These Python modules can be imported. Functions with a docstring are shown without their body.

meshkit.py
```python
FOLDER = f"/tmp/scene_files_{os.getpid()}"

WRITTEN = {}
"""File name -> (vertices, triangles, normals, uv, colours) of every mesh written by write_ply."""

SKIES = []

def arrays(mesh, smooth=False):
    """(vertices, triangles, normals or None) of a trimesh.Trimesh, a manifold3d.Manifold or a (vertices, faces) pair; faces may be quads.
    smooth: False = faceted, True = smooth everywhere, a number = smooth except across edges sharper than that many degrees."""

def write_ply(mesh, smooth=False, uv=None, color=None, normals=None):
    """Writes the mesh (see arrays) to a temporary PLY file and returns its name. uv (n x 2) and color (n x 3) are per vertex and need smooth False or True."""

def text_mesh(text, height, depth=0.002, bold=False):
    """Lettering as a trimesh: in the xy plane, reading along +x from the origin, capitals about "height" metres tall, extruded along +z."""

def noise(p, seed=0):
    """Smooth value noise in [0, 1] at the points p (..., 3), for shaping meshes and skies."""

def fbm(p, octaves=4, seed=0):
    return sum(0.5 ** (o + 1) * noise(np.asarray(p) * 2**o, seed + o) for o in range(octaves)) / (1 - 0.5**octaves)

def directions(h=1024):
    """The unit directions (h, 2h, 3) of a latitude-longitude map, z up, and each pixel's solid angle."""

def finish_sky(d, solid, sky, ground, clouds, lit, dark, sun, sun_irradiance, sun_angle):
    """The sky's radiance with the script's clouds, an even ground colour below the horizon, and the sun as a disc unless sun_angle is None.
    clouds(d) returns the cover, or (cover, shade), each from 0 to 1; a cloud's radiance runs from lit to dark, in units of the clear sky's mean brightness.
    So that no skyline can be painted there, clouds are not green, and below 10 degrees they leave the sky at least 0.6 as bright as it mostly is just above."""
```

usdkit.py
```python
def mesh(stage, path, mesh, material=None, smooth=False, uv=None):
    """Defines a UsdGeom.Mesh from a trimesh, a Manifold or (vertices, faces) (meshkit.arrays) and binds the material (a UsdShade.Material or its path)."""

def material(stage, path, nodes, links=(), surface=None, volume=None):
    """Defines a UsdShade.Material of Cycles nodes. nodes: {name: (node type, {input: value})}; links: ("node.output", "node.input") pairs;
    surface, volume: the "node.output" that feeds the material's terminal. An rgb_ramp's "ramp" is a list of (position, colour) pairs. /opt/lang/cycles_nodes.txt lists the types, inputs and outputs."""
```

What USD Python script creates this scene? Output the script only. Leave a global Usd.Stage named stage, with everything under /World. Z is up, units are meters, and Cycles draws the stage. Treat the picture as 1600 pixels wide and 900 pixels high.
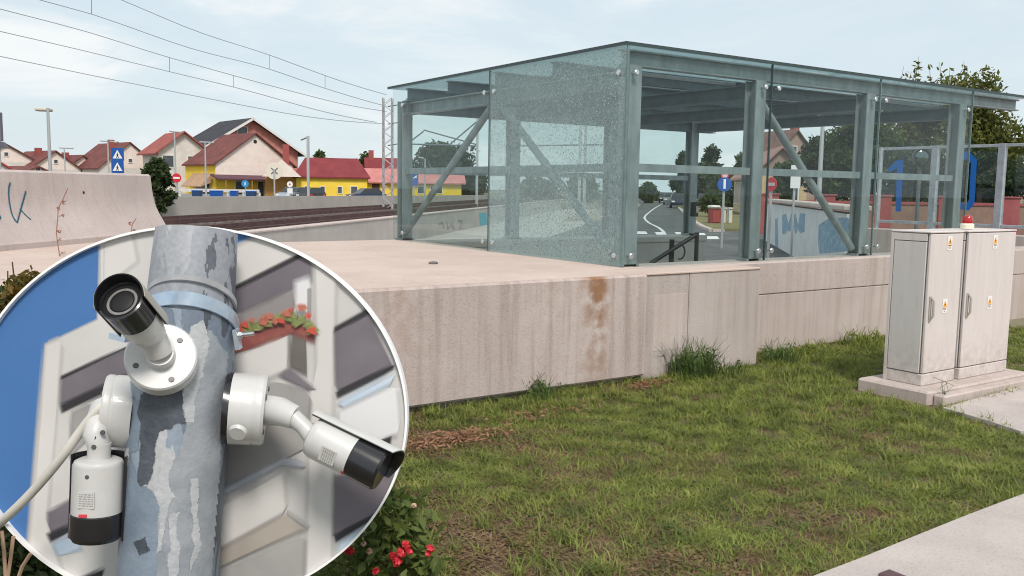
import math, random
import numpy as np, trimesh
from shapely.geometry import Polygon, box as sbox, LineString
from shapely.ops import unary_union
from shapely import affinity
from scipy.spatial import Voronoi
from pxr import Usd, UsdGeom, UsdLux, UsdShade, Gf, Vt, Sdf
import usdkit, meshkit

rng = np.random.default_rng(7)
random.seed(7)
stage = Usd.Stage.CreateInMemory()
UsdGeom.SetStageUpAxis(stage, 'Z'); UsdGeom.SetStageMetersPerUnit(stage, 1.0)
UsdGeom.Xform.Define(stage, '/World')

# ------------------------------------------------------------------ camera, sky, sun
F_PX, EYE_H = 1400.0, 1.65
HEAD, PITCH, ROLL = math.radians(56.0), math.atan(155 / 1400.0), math.radians(0.85)
Fw = np.array([math.cos(HEAD) * math.cos(PITCH), math.sin(HEAD) * math.cos(PITCH), -math.sin(PITCH)])
_r = np.array([math.sin(HEAD), -math.cos(HEAD), 0.0]); _u = np.cross(_r, Fw)
R = _r * math.cos(ROLL) + _u * math.sin(ROLL); U = _u * math.cos(ROLL) - _r * math.sin(ROLL)
EYE = np.array([0, 0, EYE_H])
cam = UsdGeom.Camera.Define(stage, '/World/camera')
cam.CreateHorizontalApertureAttr(36.0); cam.CreateVerticalApertureAttr(20.25)
cam.CreateFocalLengthAttr(36.0 * F_PX / 1600.0)
cam.CreateClippingRangeAttr(Gf.Vec2f(0.05, 5000))
m = Gf.Matrix4d(*[float(x) for x in (*R, 0, *U, 0, *(-Fw), 0, *EYE, 1)])
cam.AddTransformOp().Set(m)
cam.CreateExposureAttr(0.36)

SUN_AZ, SUN_EL = HEAD + math.pi + math.radians(15), math.radians(50)      # behind the camera, a little to its right
SUN = np.array([math.cos(SUN_AZ) * math.cos(SUN_EL), math.sin(SUN_AZ) * math.cos(SUN_EL), math.sin(SUN_EL)])
sun = UsdLux.DistantLight.Define(stage, '/World/sun')
sun.CreateIntensityAttr(0.62); sun.CreateAngleAttr(14.0); sun.CreateColorAttr(Gf.Vec3f(1.0, 0.92, 0.85))
sun.GetPrim().CreateAttribute('inputs:normalize', Sdf.ValueTypeNames.Bool).Set(True)
z_ = SUN; x_ = np.cross([0, 0, 1.0], z_); x_ /= np.linalg.norm(x_); y_ = np.cross(z_, x_)
sun.AddTransformOp().Set(Gf.Matrix4d(*[float(v) for v in (*x_, 0, *y_, 0, *z_, 0, 0, 0, 0, 1)]))

SKY_S = 0.11
usdkit.material(stage, '/World/Looks/sky', {
    'sky': ('sky_texture', {'sky_type': 'single_scattering', 'sun_disc': False, 'sun_elevation': SUN_EL, 'sun_rotation': math.atan2(SUN[0], SUN[1]), 'air_density': 1.0, 'aerosol_density': 2.0}),
    'tc': ('texture_coordinate', {}),
    'map': ('mapping', {'scale': (2.2, 2.2, 9.0)}),
    'n': ('noise_texture', {'scale': 1.3, 'detail': 7.0, 'roughness': 0.6, 'distortion': 0.6}),
    'r': ('rgb_ramp', {'ramp': [(0.0, (0.78, 0.78, 0.78)), (0.42, (0.80, 0.80, 0.80)), (0.62, (1.0, 1.0, 1.0)), (1.0, (1.0, 1.0, 1.0))]}),
    'cl': ('rgb_ramp', {'ramp': [(0.0, (4.75, 5.65, 6.2)), (0.48, (5.5, 6.2, 6.5)), (0.62, (6.5, 6.75, 6.85)), (1.0, (6.6, 6.8, 6.9))]}),
    'mx': ('mix_color', {'use_clamp': False}),
    'bg': ('background_shader', {'strength': SKY_S}),
}, [('tc.generated', 'map.vector'), ('map.vector', 'n.vector'), ('n.fac', 'r.fac'), ('n.fac', 'cl.fac'), ('r.color', 'mx.fac'), ('sky.color', 'mx.a'), ('cl.color', 'mx.b'), ('mx.result', 'bg.color')], surface='bg.background')
dome = UsdLux.DomeLight.Define(stage, '/World/sky')
dome.CreateIntensityAttr(1.0)
UsdShade.MaterialBindingAPI.Apply(dome.GetPrim()).Bind(UsdShade.Material.Get(stage, '/World/Looks/sky'))
dome.GetPrim().SetCustomDataByKey('kind', 'structure')

# ------------------------------------------------------------------ measuring helpers: where a sight line meets a plane of the place
def ray(px, py): return Fw + R * (px - 800) / F_PX - U * (py - 450) / F_PX
def atz(px, py, z=0.0): d = ray(px, py); return EYE + d * ((z - EYE_H) / d[2])
def atx(px, py, x): d = ray(px, py); return EYE + d * (x / d[0])
def aty(px, py, y): d = ray(px, py); return EYE + d * (y / d[1])
def atd(px, py, dep): return EYE + ray(px, py) * dep
D = ray(1010, 299) * [1, 1, 0]; D /= np.linalg.norm(D)         # direction of the railway and the road
DN = np.array([-D[1], D[0], 0])                                   # to its left
CF = Fw * [1, 1, 0]; CF /= np.linalg.norm(CF)                     # level camera heading
CR = np.array([CF[1], -CF[0], 0])

# ------------------------------------------------------------------ prim helpers
_used, _loc = {}, {}
def _name(parent, name):
    k = f'{parent}/{name}'
    n = _used.get(k, 0); _used[k] = n + 1
    return k if n == 0 else f'{k}_{n:03d}'
def tag(path, label=None, cat=None, group=None, kind=None):
    p = stage.GetPrimAtPath(path)
    for k, v in (('label', label), ('category', cat), ('group', group), ('kind', kind)):
        if v: p.SetCustomDataByKey(k, v)
    return path
def thing(name, label, cat, loc=(0, 0, 0), group=None, kind=None):
    path = _name('/World', name)
    x = UsdGeom.Xform.Define(stage, path); x.AddTranslateOp().Set(Gf.Vec3d(*map(float, loc)))
    _loc[path] = np.array(loc, float)
    return tag(path, label, cat, group, kind)
def part(parent, name, mesh, mat, label=None, smooth=False, kind=None):
    path = _name(parent, name)
    v, f, n = meshkit.arrays(mesh, smooth)
    off = _loc.get(parent, np.zeros(3)); _loc[path] = off
    me = UsdGeom.Mesh.Define(stage, path)
    me.CreatePointsAttr(Vt.Vec3fArray.FromNumpy((v - off).astype(np.float32)))
    me.CreateFaceVertexCountsAttr(Vt.IntArray.FromNumpy(np.full(len(f), 3, np.int32)))
    me.CreateFaceVertexIndicesAttr(Vt.IntArray.FromNumpy(f.astype(np.int32).ravel()))
    me.CreateSubdivisionSchemeAttr('none')
    if n is not None:
        me.CreateNormalsAttr(Vt.Vec3fArray.FromNumpy(n.astype(np.float32))); me.SetNormalsInterpolation('vertex')
    UsdShade.MaterialBindingAPI.Apply(me.GetPrim()).Bind(mat)
    return tag(path, label, kind=kind)
def solo(name, mesh, mat, label=None, cat=None, group=None, kind=None, smooth=False):
    _p = part('/World', name, mesh, mat, smooth=smooth)
    return tag(_p, label, cat, group, kind)
cat_ = trimesh.util.concatenate

# ------------------------------------------------------------------ mesh helpers
def bx(x0, y0, z0, x1, y1, z1, bev=0.0):
    lo, hi = np.minimum([x0, y0, z0], [x1, y1, z1]), np.maximum([x0, y0, z0], [x1, y1, z1])
    if bev > 0:
        b = min(bev, 0.45 * (hi - lo).min()); pts = []
        for ax in range(3):
            l, h = lo + b, hi - b; l[ax], h[ax] = lo[ax], hi[ax]
            pts += [[a, c, d] for a in (l[0], h[0]) for c in (l[1], h[1]) for d in (l[2], h[2])]
        return trimesh.convex.convex_hull(np.array(pts))
    t = trimesh.creation.box(hi - lo); t.apply_translation((hi + lo) / 2); return t
def frame(o, ex, ey, ez):
    T = np.eye(4); T[:3, 0], T[:3, 1], T[:3, 2], T[:3, 3] = ex, ey, ez, o; return T
def unit(v): v = np.asarray(v, float); return v / np.linalg.norm(v)
def perp(d):
    d = unit(d); a = np.array([0, 0, 1.0]) if abs(d[2]) < 0.9 else np.array([1.0, 0, 0])
    x = unit(np.cross(a, d)); return x, np.cross(d, x)
def bar(p, q, w, h=None, up=(0, 0, 1), bev=0.0):
    """A rectangular bar from p to q: w across, h along 'up'."""
    p, q = np.asarray(p, float), np.asarray(q, float); d = unit(q - p); h = h or w
    s = np.cross(d, up); s = unit(s) if np.linalg.norm(s) > 1e-6 else perp(d)[0]
    t = bx(-w / 2, 0, -h / 2, w / 2, np.linalg.norm(q - p), h / 2, bev); t.apply_transform(frame(p, s, d, np.cross(s, d))); return t
def tube(pts, r, sides=10, cap=True):
    pts = np.asarray(pts, float); n = len(pts); r = np.broadcast_to(r, (n,)).astype(float)
    t = np.gradient(pts, axis=0); t /= np.linalg.norm(t, axis=1, keepdims=True)
    x, y = perp(t[0]); V = []
    ang = np.arange(sides) * 2 * math.pi / sides
    for i in range(n):
        x = unit(x - t[i] * (x @ t[i])); y = np.cross(t[i], x)
        V.append(pts[i] + r[i] * (np.cos(ang)[:, None] * x + np.sin(ang)[:, None] * y))
    V = np.vstack(V); Fc = []
    for i in range(n - 1):
        for j in range(sides):
            a, b = i * sides + j, i * sides + (j + 1) % sides
            Fc += [[a, b, b + sides], [a, b + sides, a + sides]]
    if cap:
        V = np.vstack([V, pts[0], pts[-1]]); k = len(V)
        for j in range(sides):
            Fc.append([k - 2, (j + 1) % sides, j]); o = (n - 1) * sides
            Fc.append([k - 1, o + j, o + (j + 1) % sides])
    return trimesh.Trimesh(V, Fc, process=False)
def lathe(prof, o, ax, sides=32):
    """Profile of (radius, distance along the axis) turned about the axis."""
    prof = np.asarray(prof, float); x, y = perp(ax); ax = unit(ax)
    pts = np.asarray(o) + prof[:, 1:] * ax; V = []
    ang = np.arange(sides) * 2 * math.pi / sides
    ring = np.cos(ang)[:, None] * x + np.sin(ang)[:, None] * y
    V = np.vstack([p + max(rr, 1e-5) * ring for p, rr in zip(pts, prof[:, 0])]); Fc = []
    for i in range(len(prof) - 1):
        for j in range(sides):
            a, b = i * sides + j, i * sides + (j + 1) % sides
            Fc += [[a, b, b + sides], [a, b + sides, a + sides]]
    return trimesh.Trimesh(V, Fc, process=False)
def extr(poly, h, o, ex, ey, ez=None):
    """A shapely polygon in the plane (ex, ey) at o, pushed out by h along ez."""
    ez = np.cross(ex, ey) if ez is None else ez
    out = []
    for g in getattr(poly, 'geoms', [poly]):
        if g.is_empty or g.area < 1e-9 or g.geom_type != 'Polygon': continue
        t = trimesh.creation.extrude_polygon(g, h, engine='earcut'); t.apply_transform(frame(o, ex, ey, ez))
        if np.dot(np.cross(ex, ey), ez) < 0: t.invert()
        out.append(t)
    return cat_(out)
X3, Y3, Z3 = np.eye(3)
def slab(pts, z0, z1):
    return extr(Polygon([(p[0], p[1]) for p in pts]), z1 - z0, (0, 0, z0), X3, Y3)
def hbeam(p, q, b=0.14, h=0.14, up=(0, 0, 1), tf=0.014, tw=0.010):
    p, q = np.asarray(p, float), np.asarray(q, float); d = unit(q - p)
    s = unit(np.cross(d, up)); w = np.cross(s, d); off = w * (h / 2 - tf / 2)
    return cat_([bar(p + off, q + off, b, tf, w), bar(p - off, q - off, b, tf, w), bar(p, q, tw, h - 2 * tf - 0.001, w)])

# ------------------------------------------------------------------ materials
def M(name, c1, c2=None, scale=5.0, rough=0.6, metal=0.0, bump=0.0, bscale=60.0, stretch=(1, 1, 1), detail=6.0, lo=0.35, hi=0.65, spec=0.5, coat=0.0):
    c2 = c2 or c1
    nodes = {'g': ('geometry', {}), 'm': ('mapping', {'scale': stretch}), 'n': ('noise_texture', {'scale': scale, 'detail': detail, 'roughness': 0.62}),
             'r': ('rgb_ramp', {'ramp': [(lo, c1), (hi, c2)]}),
             'p': ('principled_bsdf', {'roughness': rough, 'metallic': metal, 'specular_ior_level': spec, 'coat_weight': coat})}
    links = [('g.position', 'm.vector'), ('m.vector', 'n.vector'), ('n.fac', 'r.fac'), ('r.color', 'p.base_color')]
    if bump:
        nodes['n2'] = ('noise_texture', {'scale': bscale, 'detail': 4.0}); nodes['b'] = ('bump', {'strength': bump, 'distance': 0.01})
        links += [('g.position', 'n2.vector'), ('n2.fac', 'b.height'), ('b.normal', 'p.normal')]
    return usdkit.material(stage, f'/World/Looks/{name}', nodes, links, surface='p.BSDF')

def concrete(name, a, b, streak=0.5, rust=None, big=0.9):
    """Concrete: blotches, vertical run-off streaks, pores; rust = (x, half width, z low, z high) of a rust run."""
    nodes = {
        'g': ('geometry', {}), 'n1': ('noise_texture', {'scale': big, 'detail': 8.0, 'roughness': 0.65}),
        'r1': ('rgb_ramp', {'ramp': [(0.3, a), (0.7, b)]}),
        'ms': ('mapping', {'scale': (7.0, 7.0, 0.35)}), 'n2': ('noise_texture', {'scale': 1.6, 'detail': 5.0, 'roughness': 0.6}),
        'r2': ('rgb_ramp', {'ramp': [(0.30, (0.66, 0.61, 0.55)), (0.52, (1, 1, 1)), (0.8, (1.06, 1.05, 1.04))]}),
        'mx': ('mix_color', {'blend_type': 'multiply', 'fac': streak}),
        'n3': ('noise_texture', {'scale': 70.0, 'detail': 3.0}), 'r3': ('rgb_ramp', {'ramp': [(0.30, (0.72, 0.70, 0.68)), (0.46, (1, 1, 1)), (0.7, (1.05, 1.05, 1.05))]}),
        'mx2': ('mix_color', {'blend_type': 'multiply', 'fac': 0.55}),
        'v': ('voronoi_texture', {'scale': 16.0}), 'r4': ('rgb_ramp', {'ramp': [(0.0, (0.45, 0.42, 0.40)), (0.06, (0.6, 0.57, 0.55)), (0.09, (1, 1, 1)), (1.0, (1, 1, 1))]}),
        'mx3': ('mix_color', {'blend_type': 'multiply', 'fac': 0.35}),
        'b': ('bump', {'strength': 0.25, 'distance': 0.01}), 'p': ('principled_bsdf', {'roughness': 0.85, 'specular_ior_level': 0.25})}
    links = [('g.position', 'n1.vector'), ('n1.fac', 'r1.fac'), ('g.position', 'ms.vector'), ('ms.vector', 'n2.vector'), ('n2.fac', 'r2.fac'),
             ('r1.color', 'mx.a'), ('r2.color', 'mx.b'), ('g.position', 'n3.vector'), ('n3.fac', 'r3.fac'), ('mx.result', 'mx2.a'), ('r3.color', 'mx2.b'),
             ('g.position', 'v.vector'), ('v.distance', 'r4.fac'), ('mx2.result', 'mx3.a'), ('r4.color', 'mx3.b'),
             ('n3.fac', 'b.height'), ('b.normal', 'p.normal')]
    last = 'mx3.result'
    for i, (rx, rw, z0, z1, amt) in enumerate(rust or []):
        k = f'q{i}'
        nodes |= {k + 's': ('separate_xyz', {}), k + 'n': ('noise_texture', {'scale': 9.0, 'detail': 5.0}), k + 'd': ('math', {'math_type': 'subtract', 'value2': rx}),
                  k + 'a': ('math', {'math_type': 'absolute'}), k + 'w': ('map_range', {'from_min': rw, 'from_max': 0.0, 'to_min': 0.0, 'to_max': 1.0, 'clamp': True}),
                  k + 'z': ('map_range', {'from_min': z0, 'from_max': z1, 'to_min': 0.15, 'to_max': 1.0, 'clamp': True}),
                  k + 'r': ('map_range', {'from_min': 0.36, 'from_max': 0.62, 'to_min': 0.0, 'to_max': 1.0, 'clamp': True}),
                  k + 'p': ('math', {'math_type': 'multiply'}), k + 'q': ('math', {'math_type': 'multiply'}), k + 't': ('math', {'math_type': 'multiply', 'value2': amt, 'use_clamp': True}),
                  k + 'm': ('mix_color', {'b': (0.27, 0.148, 0.082)})}
        links += [('g.position', k + 's.vector'), (k + 's.x', k + 'd.value1'), (k + 'd.value', k + 'a.value1'), (k + 'a.value', k + 'w.value'), (k + 's.z', k + 'z.value'),
                  ('g.position', k + 'n.vector'), (k + 'n.fac', k + 'r.value'), (k + 'w.result', k + 'p.value1'), (k + 'r.result', k + 'p.value2'), (k + 'p.value', k + 'q.value1'), (k + 'z.result', k + 'q.value2'),
                  (k + 'q.value', k + 't.value1'), (k + 't.value', k + 'm.fac'), (last, k + 'm.a')]
        last = k + 'm.result'
    links.append((last, 'p.base_color'))
    return usdkit.material(stage, f'/World/Looks/{name}', nodes, links, surface='p.BSDF')

def pane(name, tint, ior=1.45, rough=0.01, haze=0.0, hcol=(0.5, 0.6, 0.6)):
    nodes = {'t': ('transparent_bsdf', {'color': tint}), 'gl': ('glossy_bsdf', {'color': (0.9, 0.95, 0.95), 'roughness': rough}), 'f': ('layer_weight', {'blend': 0.5}), 'pw': ('math', {'math_type': 'power', 'value2': 4.5}), 'ma': ('math', {'math_type': 'multiply_add', 'value2': 0.55, 'value3': 0.022}), 'm': ('mix_closure', {})}
    links = [('f.facing', 'pw.value1'), ('pw.value', 'ma.value1'), ('ma.value', 'm.fac'), ('t.BSDF', 'm.closure1'), ('gl.BSDF', 'm.closure2')]
    out = 'm.closure'
    if haze:
        nodes |= {'d': ('diffuse_bsdf', {'color': hcol}), 'tr': ('translucent_bsdf', {'color': hcol}), 'md': ('mix_closure', {'fac': 0.5}), 'm2': ('mix_closure', {'fac': haze})}
        links += [('d.BSDF', 'md.closure1'), ('tr.BSDF', 'md.closure2'), (out, 'm2.closure1'), ('md.closure', 'm2.closure2')]; out = 'm2.closure'
    return usdkit.material(stage, f'/World/Looks/{name}', nodes, links, surface=out)

def leafy(name, cols, trans=0.35, scale=1.2):
    """Leaves: tone by leaf and by place, with light coming through."""
    k = len(cols)
    nodes = {'g': ('geometry', {}), 'n': ('noise_texture', {'scale': scale, 'detail': 3.0}), 'mm': ('math', {'math_type': 'multiply', 'value2': 0.55}), 'ma': ('math', {'math_type': 'multiply_add', 'value2': 0.9, 'value3': -0.18}), 'ad': ('math', {'math_type': 'add', 'use_clamp': True}),
             'r': ('rgb_ramp', {'ramp': [(i / (k - 1), c) for i, c in enumerate(cols)]}), 'd': ('principled_bsdf', {'roughness': 0.6, 'specular_ior_level': 0.3}), 't': ('translucent_bsdf', {}), 'm': ('mix_closure', {'fac': trans})}
    links = [('g.position', 'n.vector'), ('g.random_per_island', 'mm.value1'), ('n.fac', 'ma.value1'), ('mm.value', 'ad.value1'), ('ma.value', 'ad.value2'), ('ad.value', 'r.fac'), ('r.color', 'd.base_color'), ('r.color', 't.color'), ('d.BSDF', 'm.closure1'), ('t.BSDF', 'm.closure2')]
    return usdkit.material(stage, f'/World/Looks/{name}', nodes, links, surface='m.closure')

C_TOP = concrete('platform_concrete', (0.48, 0.375, 0.325), (0.58, 0.475, 0.42), 0.15, big=1.3)
C_BLOCK = concrete('block_concrete', (0.40, 0.335, 0.312), (0.515, 0.445, 0.422), 0.75, rust=[(4.68, 0.22, -0.4, 0.9, 1.15), (4.74, 0.09, -0.2, 1.0, 1.3), (2.9, 0.30, -0.2, 1.2, 0.5), (4.2, 0.25, -0.2, 1.3, 0.35)])
C_WALL = concrete('wall_concrete', (0.43, 0.365, 0.335), (0.54, 0.465, 0.435), 0.45)
C_LEDGE = concrete('ledge_concrete', (0.385, 0.335, 0.312), (0.485, 0.43, 0.405), 0.5)
C_GREY = concrete('grey_concrete', (0.38, 0.35, 0.33), (0.47, 0.435, 0.41), 0.12)
C_BARRIER = concrete('barrier_concrete', (0.44, 0.375, 0.355), (0.53, 0.46, 0.435), 0.25)
C_PAVE = concrete('paving_concrete', (0.38, 0.335, 0.315), (0.50, 0.445, 0.42), 0.0, big=2.0)
ASPH = M('asphalt', (0.062, 0.064, 0.067), (0.125, 0.125, 0.126), 0.7, 0.9, bump=0.2, bscale=150)
SOIL = M('soil', (0.055, 0.036, 0.022), (0.15, 0.10, 0.058), 14.0, 0.95, bump=0.6, bscale=45)
EARTH = M('far_ground', (0.14, 0.13, 0.08), (0.23, 0.20, 0.14), 0.4, 0.95)
STEEL = M('galvanised_steel', (0.20, 0.23, 0.24), (0.31, 0.345, 0.355), 7.0, 0.5, metal=0.2, stretch=(1, 1, 0.3))
STEEL_D = M('dark_steel', (0.085, 0.10, 0.115), (0.13, 0.15, 0.165), 6.0, 0.55, metal=0.2)
BOLT = M('bright_bolt', (0.62, 0.64, 0.65), None, rough=0.25, metal=0.9)
GALV = M('light_galvanised', (0.34, 0.36, 0.40), (0.47, 0.49, 0.53), 12.0, 0.45, metal=0.4)
GLASS = pane('pane_glass', (0.905, 0.944, 0.938))
GLASS_CLEAR = pane('fence_glass', (0.95, 0.97, 0.965))
CRACKED = pane('shattered_glass', (0.86, 0.92, 0.91), rough=0.15, haze=0.26, hcol=(0.52, 0.60, 0.59))
ROOFGLASS = pane('roof_glass', (0.70, 0.78, 0.79), haze=0.28, hcol=(0.50, 0.58, 0.60))
GEDGE = M('glass_edge', (0.10, 0.155, 0.155), (0.15, 0.22, 0.22), 9.0, 0.2)
GASKET = M('dark_gasket', (0.035, 0.055, 0.058), None, rough=0.5)
CRACK_L = M('crack_light', (0.42, 0.52, 0.51), (0.62, 0.70, 0.69), 30, 0.3)
CRACK_D = M('crack_dark', (0.06, 0.12, 0.12), (0.14, 0.22, 0.22), 25, 0.35)
BLACK = M('black_paint', (0.012, 0.013, 0.015), None, rough=0.35)
def shell(name, c1, c2):
    return usdkit.material(stage, f'/World/Looks/{name}', {'g': ('geometry', {}), 's': ('separate_xyz', {}), 'm': ('mapping', {'scale': (5, 5, 0.5)}), 'n': ('noise_texture', {'scale': 3.0, 'detail': 6.0}), 'r': ('rgb_ramp', {'ramp': [(0.35, c1), (0.65, c2)]}),
        'z': ('map_range', {'from_min': 0.10, 'from_max': 0.55, 'to_min': 0.62, 'to_max': 0.0, 'clamp': True}), 'n2': ('noise_texture', {'scale': 16.0, 'detail': 7.0, 'roughness': 0.7}), 'k': ('map_range', {'from_min': 0.40, 'from_max': 0.66, 'to_min': 0.06, 'to_max': 1.0, 'clamp': True}), 'x': ('math', {'math_type': 'multiply'}), 'ad': ('math', {'math_type': 'add', 'use_clamp': True}),
        'n3': ('noise_texture', {'scale': 4.0, 'detail': 8.0, 'roughness': 0.7}), 'k3': ('map_range', {'from_min': 0.56, 'from_max': 0.74, 'to_min': 0.0, 'to_max': 0.35, 'clamp': True}), 'mx': ('mix_color', {'b': (0.30, 0.25, 0.20)}), 'p': ('principled_bsdf', {'roughness': 0.5})},
        [('g.position', 'm.vector'), ('m.vector', 'n.vector'), ('n.fac', 'r.fac'), ('g.position', 's.vector'), ('s.z', 'z.value'), ('g.position', 'n2.vector'), ('n2.fac', 'k.value'), ('z.result', 'x.value1'), ('k.result', 'x.value2'), ('m.vector', 'n3.vector'), ('n3.fac', 'k3.value'), ('x.value', 'ad.value1'), ('k3.result', 'ad.value2'), ('ad.value', 'mx.fac'), ('r.color', 'mx.a'), ('mx.result', 'p.base_color')], surface='p.BSDF')
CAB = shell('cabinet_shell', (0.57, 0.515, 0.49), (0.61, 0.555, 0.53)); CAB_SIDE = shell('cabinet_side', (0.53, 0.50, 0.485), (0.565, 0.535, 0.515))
SEAM = M('cabinet_seam', (0.13, 0.12, 0.12), None, rough=0.7)
HANDLE = M('grey_plastic', (0.36, 0.34, 0.30), None, rough=0.45)
WHITE = M('white_paint', (0.74, 0.74, 0.73), None, rough=0.4)
ORANGE = M('orange_print', (0.85, 0.36, 0.02), None, rough=0.5)
REDGLASS = M('red_lens', (0.36, 0.006, 0.010), None, rough=0.15, coat=0.6)
BLUE = M('blue_vinyl', (0.004, 0.115, 0.42), None, rough=0.4)
SIGNBLUE = M('sign_blue', (0.008, 0.08, 0.33), None, rough=0.35)
SIGNRED = M('sign_red', (0.55, 0.02, 0.03), None, rough=0.35)
TEAL = M('teal_spray', (0.03, 0.20, 0.27), (0.06, 0.30, 0.38), 30, 0.7)
NAVYSPRAY = M('blue_spray', (0.10, 0.22, 0.33), (0.30, 0.40, 0.48), 9, 0.8)
BALLAST = M('ballast', (0.055, 0.040, 0.038), (0.11, 0.085, 0.08), 3.0, 0.95, bump=0.5, bscale=12)
RAILSTEEL = M('rusty_rail', (0.085, 0.045, 0.045), (0.13, 0.07, 0.06), 3.0, 0.6, metal=0.3)
WIRE = M('wire', (0.26, 0.27, 0.29), None, rough=0.6)
LAMPGREY = M('lamp_grey', (0.42, 0.43, 0.44), None, rough=0.5, metal=0.3)
TREEBARK = M('bark', (0.07, 0.055, 0.04), (0.14, 0.11, 0.085), 12.0, 0.9, stretch=(1, 1, 0.2))
TIRE = M('tyre', (0.02, 0.02, 0.021), None, rough=0.8)
CARGLASS = M('car_glass', (0.03, 0.035, 0.04), None, rough=0.08)

# ------------------------------------------------------------------ ground and paving
TOP = 0.94
solo('ground', slab([(-500, -300), (900, -300), (900, 1100), (-500, 1100)], -0.3, -0.006), EARTH, kind='structure')
solo('lawn_soil', slab([(-4, -4), (9.6, -4), (9.6, 6.6), (-4, 6.6)], -0.1, 0.0), SOIL, kind='structure')
pe = [tuple(atz(px, py, 0.07)[:2]) for px, py in ((1270, 900), (1354, 868), (1440, 833), (1520, 801), (1600, 771))]
pe = [(2.0, pe[0][1] - 0.05)] + pe + [(7.5, pe[-1][1] + 0.1), (11, pe[-1][1] + 0.2)]
solo('pavement', extr(Polygon(pe + [(11, -2.5), (2.2, -2.5)]).buffer(0.02).buffer(-0.02), 0.16, (0, 0, -0.09), X3, Y3), C_PAVE, kind='structure')
pv = [(6.32, 3.05), (6.42, 3.35), (6.50, 3.72), (8.6, 3.86), (11, 3.9), (11, 2.62), (7.4, 2.54), (6.7, 2.72)]
solo('pavement', slab(pv, -0.05, 0.035), C_PAVE, kind='structure')

# platform block, ledge and wall beside the stair opening
solo('platform', slab([(-6, 5.735), (5.262, 5.735), (5.262, 6.17), (5.64, 6.17), (5.64, 10.98), (3.75, 10.98), (3.5, 15.4), (-6, 15.4)], TOP - 0.20, TOP), C_TOP, kind='structure')
pw = thing('platform_wall', 'long rust streaked concrete block wall of the platform above the grass', 'wall', (2, 5.71, 0))
part(pw, 'facing', bx(-6, 5.705, 0.05, 5.262, 6.0, TOP - 0.004, 0.018), C_BLOCK)
part(pw, 'footing', bx(-6, 5.80, -0.2, 5.2, 6.0, 0.052), C_BLOCK)
lw = thing('ledge_wall', 'lower concrete ledge wall with a vertical joint, between the rusty block and the long plain wall', 'wall', (6, 5.75, 0))
p1 = aty(1080, 500, 5.735)[0]
part(lw, 'panel', bx(5.268, 5.775, -0.2, p1 - 0.0025, 6.16, TOP - 0.025, 0.004), C_LEDGE)
part(lw, 'panel', bx(p1 + 0.0025, 5.772, -0.2, 6.765, 6.16, TOP - 0.025, 0.004), C_LEDGE)
part(lw, 'patch', bx(5.40, 5.7725, 0.24, 5.80, 5.7765, 0.74, 0.001), C_WALL, 'smooth repair patch in the ledge wall')
part(lw, 'capping', bx(5.268, 5.762, TOP - 0.024, 6.76, 6.16, TOP - 0.002, 0.006), C_TOP)
sw = thing('stair_wall', 'long plain concrete wall under the right glass side, with a horizontal casting line', 'wall', (9, 6.17, 0))
part(sw, 'lower_lift', bx(6.77, 6.172, -0.2, 13.6, 6.60, 0.60, 0.008), C_WALL)
part(sw, 'upper_lift', bx(5.645, 6.165, 0.603, 13.6, 6.60, TOP - 0.004, 0.010), C_WALL)
bw = thing('parapet_wall', 'concrete parapet at the back of the glass stair shelter', 'wall', (8.5, 10.8, 0))
part(bw, 'coping', bx(5.645, 10.48, TOP - 0.10, 10.95, 11.0, TOP - 0.01, 0.01), C_GREY)
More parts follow.
